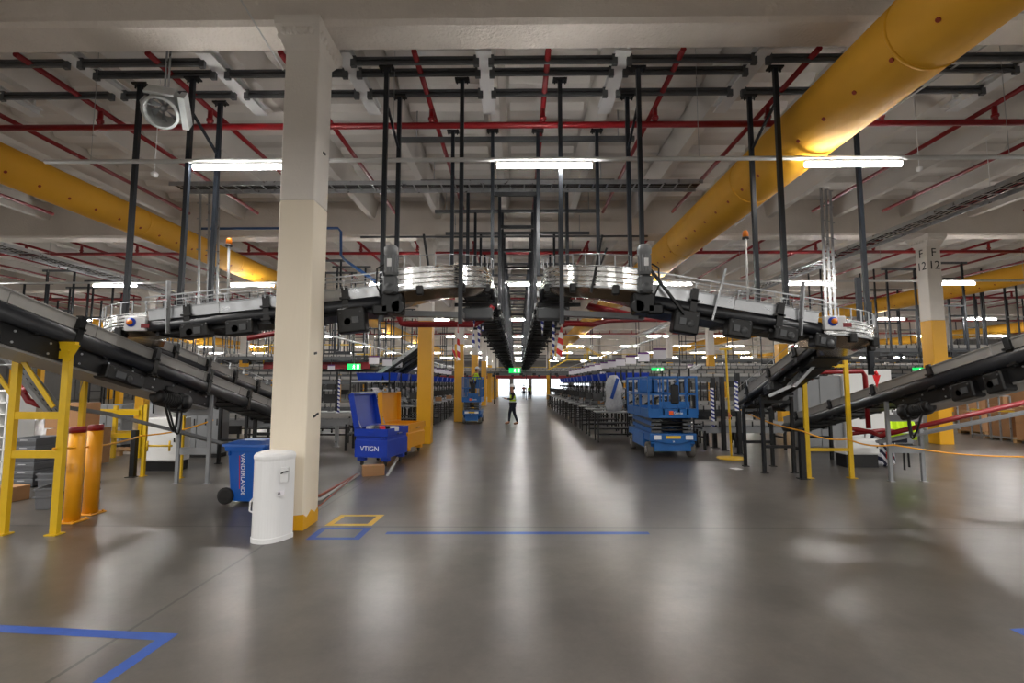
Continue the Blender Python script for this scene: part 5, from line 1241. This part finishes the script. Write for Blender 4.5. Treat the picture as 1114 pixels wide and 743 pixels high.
def printer(label, x, y, z, group=None):
    t = thing('label_printer', label, 'printer', (x, y, z), group)
    MB().cbox((x, y, z+.1), (.26, .3, .2), .03).build('body', M['strut'], t); MB().bb((x-.1, y-.16, z+.05), (x+.1, y-.148, z+.1)).build('paper_slot', M['black'], t)
    MB().cbox((x, y+.02, z+.22), (.24, .24, .04), .01).build('lid', M['black'], t)
    return t
def small_carton(label, x, y, z, group=None):
    t = thing('cardboard_box', label, 'box', (x, y, z), group); carton(t, (x, y, z), (.3, .24, .2), .3); return t
def gripper(label, x, y, z, group=None):
    t = thing('scanner_arm', label, 'scanner arm', (x, y, z), group)
    MB().bb((x-.06, y-.06, z), (x+.06, y+.06, z+.02)).bar((x, y, z+.02), (x, y, z+.7), .05).build('column_tube', M['dark'], t)
    MB().bar((x, y, z+.68), (x-.3, y-.12, z+.78), .05, .04).build('boom', M['strut'], t)
    MB().cbox((x-.32, y-.13, z+.72), (.16, .12, .14), .02).build('scanner_head', M['black'], t)
    MB().path([(x, y, z+.6), (x-.12, y, z+.45), (x-.25, y-.1, z+.55), (x-.3, y-.12, z+.66)], .01, 6).build('cable', M['rubber'], t)
    return t
b0 = g0 = c0 = t0 = r0 = s0 = None
protos = {}
def put(kind, fn, label, x, y, z, group, **kw):
    """the first of a kind is built, the rest are copies of it and of its parts"""
    if kind not in protos:
        protos[kind] = fn(label, x, y, z, group=group, **kw) if kind not in ('bench', 'rack') else fn(label, x, y, group=group, **kw)
        return protos[kind]
    return dup(protos[kind], (x, y, z), 0, label, group)
rb = [15.9+1.95*k for k in range(14)]
for s, xa in ((1, 3.2), (-1, -4.4)):
    where = 'right of the aisle' if s > 0 else 'left of the aisle'
    for k, y in enumerate(rb):
        if s < 0 and k < 2: continue
        o_ = 'nearest' if (k == 0 or (s < 0 and k == 2)) else nth(k if s > 0 else k-2)
        x = xa+(.0 if s > 0 else 0)
        put('bench', bench, 'black-legged packing bench on casters %s, %s in the row' % (where, o_), x, y, 0, 'packing benches along the aisle')
        if k % 3 != 1: put('printer', printer, 'boxy grey label printer on the %s packing bench %s' % (o_, where), x+s*.1-.25, y+.1, .95, 'label printers on the aisle benches')
        if k % 2: put('carton', small_carton, 'small brown carton on the %s packing bench %s' % (o_, where), x+.35, y-.12, .95, 'small cartons on the aisle benches')
        put('arm', gripper, 'dark scanner arm standing over the %s bench %s' % (o_, where), x+s*.62, y-.2, .95, 'scanner arms on the aisle benches')
        if k > 0: put('mon%d' % s, gear, 'dark monitor on the %s packing bench %s' % (o_, where), x-s*.35, y, .95, 'monitors on the aisle benches')
        put('chute%d' % s, chute, 'grey sorting chute feeding the %s bench %s' % (o_, where), x+s*.35, y, 1.0, 'sorting chutes', sd=s)
        put('rack', racking, 'dark tote rack behind the %s bench %s' % (o_, where), x+s*1.35, y, 0, 'tote racks', w=1.5, h=2.3, levels=(.75, 1.5, 1.95))
        if k > 1:
            for j, (dx, dz) in enumerate(((-.9, 0), (-.15, .03), (.4, 0))): put('tote', tote, 'blue tote above the %s bench %s, %s outward from the aisle' % (o_, where, nth(j)), x+s*1.35+s*dx*.8, y+.02*j, 1.952, 'blue totes above the benches')
        put('cart', tote, 'white carton tray on the mid shelf behind the %s bench %s' % (o_, where), x+s*1.1, y-.1, 1.502, 'trays on the racks', mt='paper', w=.4, h=.16)
        put('tub', tote, 'grey tub on the low shelf behind the %s bench %s' % (o_, where), x+s*1.5, y-.1, .752, 'tubs on the racks', mt='crate', w=.6, h=.24)
        put('sign', placard, 'white hanging placard with purple header over the %s bench %s' % (o_, where), x+s*1.2, y-.5, 2.75, 'white hanging placards')
for o in list(bpy.data.objects):
    if o.name.startswith('blue_tote') and o.get('label', '').startswith('white'): o.name = 'carton_tray'
    if o.name.startswith('blue_tote') and o.get('label', '').startswith('grey'): o.name = 'grey_tub'
# placard rails
for s in (-1, 1):
    x = (3.2 if s > 0 else -4.4)+s*1.2
    tag(MB().bar((x, 15, 3.25), (x, 50, 3.25), .05, .05).build('hanging_rail', M['galv']), 'grey rail above the benches %s of the aisle carrying white placards' % LR[s], 'rail')
# film-wrapped machine standing on the nearest right bench
t = thing('wrapped_machine', 'tall machine in clear plastic film with a blue band on the nearest right bench', 'machine', (3.0, 15.85, .95))
m = MB(); n = 16; prof = [(.0, 0), (.22, 0), (.26, .2), (.23, .5), (.27, .75), (.2, 1.0), (.12, 1.12), (0, 1.14)]
ps = []
for r, z in prof:
    for j in range(n): a = 2*PI*j/n; rr = r*(1+.12*math.sin(j*3.1+z*9)); ps.append((3.05+rr*math.cos(a), 15.85+rr*math.sin(a), .952+z))
m.pts(ps, [(i*n+j, i*n+(j+1) % n, (i+1)*n+(j+1) % n, (i+1)*n+j) for i in range(len(prof)-1) for j in range(n)], True).build('film', M['film'], t)
MB().bar((2.92, 15.56, 1.35), (3.12, 15.54, 1.98), .1, .02, (0, 1, 0)).build('blue_band', M['tape'], t)
# second line of benches and conveyors deeper in on both sides
# ================================================================ deeper machinery: sorter lines, mezzanine, hanging posts
def sorter(label, x0, x1, y, z, w=.9, legs=3.0, up=False, mt='strut', guard='grey', rollers=True):
    """a level line across the hall: side frames, belt, cross pieces and legs to the floor (or rods to the roof)"""
    t = thing('sorter_line', label, 'conveyor', ((x0+x1)/2, y, z)); L = x1-x0
    for q in (-1, 1):
        MB().bb((x0, y+q*w/2-.02, z-.16), (x1, y+q*w/2+.02, z)).bb((x0, y+q*w/2-.035, z-.01), (x1, y+q*w/2+.035, z+.01)).build('side_frame', M[mt], t)
        MB().bb((x0, y+q*w/2-.01, z+.06), (x1, y+q*w/2+.01, z+.16)).build('side_guard', M[guard], t)
    m = MB()
    for i in range(int(L/.45)): m.bb((x0+i*.45, y-w/2, z-.06), (x0+i*.45+.07, y+w/2, z-.02)).bb((x0+i*.45, y-w/2-.03, z), (x0+i*.45+.03, y-w/2+.0, z+.16))
    m.build('roller_bed', M['dark'], t)['kind'] = 'stuff'
    m = MB()
    for i in range(int(L/1.7)):
        xx = x0+.5+i*1.7+.3*math.sin(i*2.3+y); m.bb((xx, y-w/2-.14, z-.36), (xx+.3, y-w/2-.02, z-.14))
    m.build('control_unit', M['black'], t)['kind'] = 'stuff'
    n = max(2, int(L/legs))
    for i in range(n+1):
        xx = x0+.05+(L-.1)*i/n
        if up and any(abs(xx-dx) < .6 for dx in (4.55, -9.15, 18.2, 34.5, -28.5)): continue
        if up: MB().bb((xx-.025, y-w/2-.025, z), (xx+.025, y-w/2+.025, 6.9)).bb((xx-.025, y+w/2-.025, z), (xx+.025, y+w/2+.025, 6.9)).bb((xx-.02, y-w/2, z-.24), (xx+.02, y+w/2, z-.18)).build('hanger', M['post'], t)
        else: MB().bb((xx-.03, y-w/2-.03, 0), (xx+.03, y-w/2+.03, z-.1)).bb((xx-.03, y+w/2-.03, 0), (xx+.03, y+w/2+.03, z-.1)).bb((xx-.02, y-w/2, z*.5), (xx+.02, y+w/2, z*.5+.05)).build('leg_pair', M['dark'], t)
    return t
def incline(label, a, b, w=.7, legs=True):
    conveyor('incline_line', label, a, b, w, guard=.12, guard_mat='galv', clamps=0, wire=False, tube_r=.06)
R_, L_2 = 'beyond the right benches', 'beyond the left benches'
sorter('grey sorter line on dark legs at bench height '+R_+', nearest', 5.6, 11.8, 17.6, 1.05)
sorter('grey sorter line at head height '+R_+', nearest', 5.6, 12.2, 19.4, 2.05)
sorter('grey sorter line, second at head height '+R_, 5.6, 20, 24.8, 2.3)
sorter('long grey sorter line above head height '+R_+', third row back', 5.0, 26, 31.2, 2.75)
sorter('long grey sorter line above head height '+R_+', fourth row back', 5.0, 32, 36.5, 3.15)
sorter('low sorter line right beyond the column lettered F 12', 14.5, 30, 27.5, 1.5)
sorter('sorter line right beyond the pallets', 16.5, 34, 32.8, 2.2)
sorter('grey sorter line on dark legs at bench height '+L_2+', nearest', -11.5, -5.4, 17.4, .98)
sorter('grey sorter line at head height '+L_2+', nearest', -13.5, -6.4, 20.6, 1.95)
sorter('grey sorter line, second at head height '+L_2, -17, -6.6, 25.2, 2.25)
sorter('long grey sorter line above head height '+L_2+', third row back', -26, -6.0, 30.4, 2.7)
sorter('long grey sorter line above head height '+L_2+', fourth row back', -30, -6.0, 36.3, 3.1)
sorter('low dark sorter line behind the tool chests', -8.6, -4.6, 13.9, .82, w=.6, mt='cabinet')
sorter('low dark sorter line behind the round-based stanchion', 5.1, 7.4, 14.2, .62, w=.6, mt='cabinet', legs=1.2)
sorter('low dark line between the blue lift and the falling conveyor', 4.6, 6.6, 15.2, 1.0, w=.6, mt='dark', legs=.8)
for i, (y, z, x0, x1) in enumerate(((45.5, 2.95, -38, 44), (49.2, 3.25, -38, 44), (57, 3.0, -44, 46))):
    sorter('sorter line spanning the whole hall above the aisle end, %s of three' % nth(i), x0, x1, y, z, legs=5, up=(i == 1))
# sorter hung from the roof, on both sides
sorter('roof-hung sorter line high '+R_, 13.4, 30, 22.3, 3.35, up=True, legs=2.2)
sorter('roof-hung sorter line high beyond the column lettered F 12', 16, 40, 29.3, 3.6, up=True, legs=2.6)
sorter('roof-hung sorter line high '+L_2, -22, -8.8, 27.4, 3.3, up=True, legs=1.1)
sorter('second roof-hung sorter line high '+L_2, -24, -6.6, 34.2, 3.5, up=True, legs=1.2)
sorter('third roof-hung sorter line high '+L_2, -30, -6.0, 40.4, 3.7, up=True, legs=1.6)
sorter('roof-hung sorter line far back '+R_, 6, 36, 40.4, 3.75, up=True, legs=3.5)
incline('pale inclined line climbing away from the left benches toward the roof', P(405, 414, 23.5), P(462, 374, 23.5))
incline('second pale inclined line just below the other beyond the left benches', P(418, 416, 24.5), P(470, 380, 24.5))
incline('pale inclined line climbing beyond the stanchion on the right', P(838, 440, 15), P(905, 388, 15.5))
incline('pale inclined line rising beyond the right benches', P(700, 436, 26), P(760, 398, 26))
# mezzanine walkway with yellow rails
def walkway(label, x0, x1, y, z, d=1.6):
    t = thing('mezzanine_walkway', label, 'walkway', ((x0+x1)/2, y, z)); n = int((x1-x0)/2.2)
    MB().bb((x0, y-d/2, z-.1), (x1, y+d/2, z)).build('deck', M['strut'], t)
    MB().bb((x0, y-d/2-.03, z-.28), (x1, y-d/2, z+.1)).build('fascia_beam', M['red'] if z < 3 else M['galv'], t)
    for zz in (.55, 1.1): MB().bb((x0, y-d/2-.025, z+zz-.03), (x1, y-d/2+.025, z+zz+.03)).build('hand_rail', M['yellow_steel'], t)
    for i in range(n+1): xx = x0+(x1-x0)*i/n; MB().bb((xx-.035, y-d/2-.03, z), (xx+.035, y-d/2+.03, z+1.12)).build('rail_post', M['yellow_steel'], t)
    for i in range(n//3+1): xx = x0+(x1-x0)*i/max(1, n//3); MB().bb((xx-.06, y+d/2-.1, 0), (xx+.06, y+d/2, z-.1)).build('support_post', M['dark'], t)
    return t
walkway('yellow-railed walkway with red fascia crossing above the far aisle end', -36, 44, 61, 2.75)
walkway('upper yellow-railed walkway beyond the right benches', 7, 44, 53, 3.85)
walkway('upper yellow-railed walkway far beyond the left benches', -36, -6, 53, 3.7)
walkway('short yellow-railed walkway between sorter lines on the left', -14.5, -8.4, 29, 2.95)
# yellow stairs over the sorter
def stair(label, x, y, z, up=1.3, n=6, run=.28):
    t = thing('access_stair', label, 'stairs', (x, y, z))
    for sd in (-1, 1):
        for k in range(n): MB().bb((x+sd*(.9+run*(n-k))-.14, y-.45, z+up*(k)/n), (x+sd*(.9+run*(n-k))+.14, y+.45, z+up*k/n+.04)).build('tread', M['yellow_steel'], t)
        for q in (-.45, .45):
            MB().bar((x+sd*(.9+run*n), y+q, z), (x+sd*.9, y+q, z+up), .1, .06).build('stringer', M['yellow_steel'], t)
            MB().tube((x+sd*(.9+run*n), y+q, z+1), (x+sd*.9, y+q, z+up+1), .035).tube((x+sd*.9, y+q, z+up), (x+sd*.9, y+q, z+up+1), .03).tube((x+sd*(.9+run*n), y+q, z), (x+sd*(.9+run*n), y+q, z+1), .03).build('handrail', M['yellow_steel'], t)
    MB().bb((x-.9, y-.45, z+up-.06), (x+.9, y+.45, z+up)).tube((x-.9, y-.45, z+up+1), (x+.9, y-.45, z+up+1), .03).build('bridge_deck', M['yellow_steel'], t)
stair('yellow crossover stair on the sorter line right of the aisle', P(628, 400, 45.5).x, 45.5, 3.14, .9)
stair('yellow crossover stair on the sorter line left of the aisle', P(470, 400, 45.5).x-3, 45.5, 3.14, .9)
# exit signs
for i, (px, py, Y) in enumerate(((385, 399, 21), (560, 403, 43), (715.5, 403, 30.6), (1000, 403, 26), (563, 411, 56))[:4]):
    p = P(px, py, Y); w_, h_ = .5*Y/24+.12, .2*Y/24+.08
    t = thing('exit_sign', ['green exit sign above the left benches', 'green exit sign hanging over the far end of the aisle', 'green exit sign between the right columns behind the blue lift', 'green exit sign left of the column lettered F 12'][i], 'exit sign', tuple(p))
    MB().bb((p.x-w_/2, Y-.03, p.z-h_/2), (p.x+w_/2, Y+.03, p.z+h_/2)).build('sign_face', M['green'], t)
    # running figure
    f = MB(); k = h_*.8; o = V((p.x, Y-.036, p.z-k/2))
    f.bar(o+V((0, 0, k*.4)), o+V((.05*k, 0, k*.75)), k*.16, .006, (0, 1, 0)).tube(o+V((.08*k, 0, k*.84)), o+V((.08*k, -.004, k*.84)), k*.1, 10)
    for a, b in (((0, .42), (-.22, .1)), ((0, .42), (.2, .25)), ((.2, .25), (.18, .02)), ((.05, .7), (-.18, .5)), ((.05, .7), (.24, .55))): f.bar(o+V((a[0]*k, 0, a[1]*k)), o+V((b[0]*k, 0, b[1]*k)), k*.09, .006, (0, 1, 0))
    f.bb((p.x+w_*.25, Y-.038, p.z-h_*.35), (p.x+w_*.4, Y-.032, p.z+h_*.35)); f.build('running_figure', M['signwhite'], t)
    MB().tube((p.x, Y, p.z+h_/2), (p.x, Y, 6.9), .012, 6).build('hanger_rod', M['galv'], t)
# hanging portals of the left and right sorter
def portal(label, x, y, z, group=None, w=1.1, zb=3.0):
    t = thing('hanging_portal', label, 'hanger frame', (x, y, z), group)
    for q in (-1, 1): MB().bb((x+q*w/2-.03, y-.03, zb), (x+q*w/2+.03, y+.03, z)).build('post', M['post'], t)
    MB().bb((x-w/2-.2, y-.03, z-.08), (x+w/2+.2, y+.03, z)).build('top_channel', M['strut'], t)
    [MB().bb((x-w/2, y-.025, q_), (x+w/2, y+.025, q_+.06)).build('tie_bar', M['post'], t) for q_ in (zb, (z+zb)/2)]
    return t
k = 0
for (px, Y) in ((352, 18), (366, 20), (380, 19), (398, 22), (408, 26), (425, 24), (438, 30), (372, 27), (390, 31), (445, 36), (416, 33), (356, 33), (478, 38), (486, 44), (340, 24)):
    p = P(px, 380, Y); put('portal', portal, 'dark roof-hung post pair beyond the left benches, %s of its cluster' % nth(k), p.x, Y, 6.4, 'roof-hung post pairs left of the aisle'); k += 1
k = 0
for (px, Y) in ((985, 19.6), (1012+25, 18.6), (1050, 21.4), (968, 24), (990, 27), (1062, 26), (748, 34), (838, 30), (1085, 23), (34, 22), (60, 19.5), (84, 23), (105, 21.5), (48, 26), (118, 26)):
    p = P(px, 380, Y); side = 'right' if px > 563 else 'left'
    put('portal', portal, 'dark roof-hung post pair far on the %s, %s of its cluster' % (side, nth(k)), p.x, Y, 6.4, 'roof-hung post pairs far to the sides'); k += 1
# more racks and benches deeper in
k = 0
for s, xs in ((1, (7.4, 10.4)), (-1, (-8.2, -11.2))):
    for xi, x in enumerate(xs):
        for j in range(9):
            y = 20.9+j*2.45 + (.3 if xi else 0)
            if any(abs(y-yy) < 1.1 for yy in (19.4, 24.8, 31.2, 36.5, 20.6, 25.2, 30.4, 36.3, 27.4, 34.2, 22.9)): continue
            lb = '%s line behind the %s benches, %s from the front' % (['inner', 'outer'][xi], 'right' if s > 0 else 'left', nth(j))
            put('rack', racking, 'dark tote rack, '+lb, x, y, 0, 'tote racks')
            put('bench', bench, 'packing bench, '+lb, x-s*1.2, y, 0, 'deeper packing benches')
            put('tote', tote, 'blue tote on a rack, '+lb, x-.2, y, 1.952, 'blue totes on the deeper racks'); put('tub', tote, 'grey tub on a rack, '+lb, x+.1, y, 1.505, 'tubs on the deeper racks')
            put('mon%d' % s, gear, 'dark monitor on a bench, '+lb, x-s*1.3, y, .95, 'monitors on the deeper benches')
            put('sign', placard, 'white placard over the rack, '+lb, x-s*.6, y-.4, 2.75, 'placards over the deeper racks')
# loose cartons and gear on the near benches left of the aisle
for i, (x, y) in enumerate(((-5.9, 15.7), (-7.9, 15.7), (-6.2, 18.9), (-8.2, 18.9))):
    put('bench', bench, 'packing bench beyond the tool chests, %s counted from the chests' % nth(i), x, y, 0, 'benches beyond the tool chests'); put('mon-1', gear, 'dark monitor on the %s bench beyond the tool chests' % nth(i), x, y, .95, 'monitors beyond the tool chests')
# trunk end sensors and cables below the aisle end of the conveyors
# ================================================================ world and picture settings
w = bpy.data.worlds.new('world'); SC.world = w; w.use_nodes = True
w.node_tree.nodes['Background'].inputs[0].default_value = (.86, .93, 1, 1); w.node_tree.nodes['Background'].inputs[1].default_value = 1.1
SC.view_settings.view_transform = 'Standard'; SC.view_settings.look = 'None'; SC.view_settings.gamma = 1; SC.view_settings.exposure = 1.5
SC.view_settings.use_curve_mapping = False
SC.cycles.max_bounces = 7; SC.cycles.diffuse_bounces = 4; SC.cycles.glossy_bounces = 4; SC.cycles.sample_clamp_indirect = 6
SC.cycles.use_denoising = True
SC.cycles.use_light_tree = True
SC.cycles.blur_glossy = .5
SC.cycles.use_adaptive_sampling = True
SC.cycles.denoising_prefilter = 'ACCURATE'
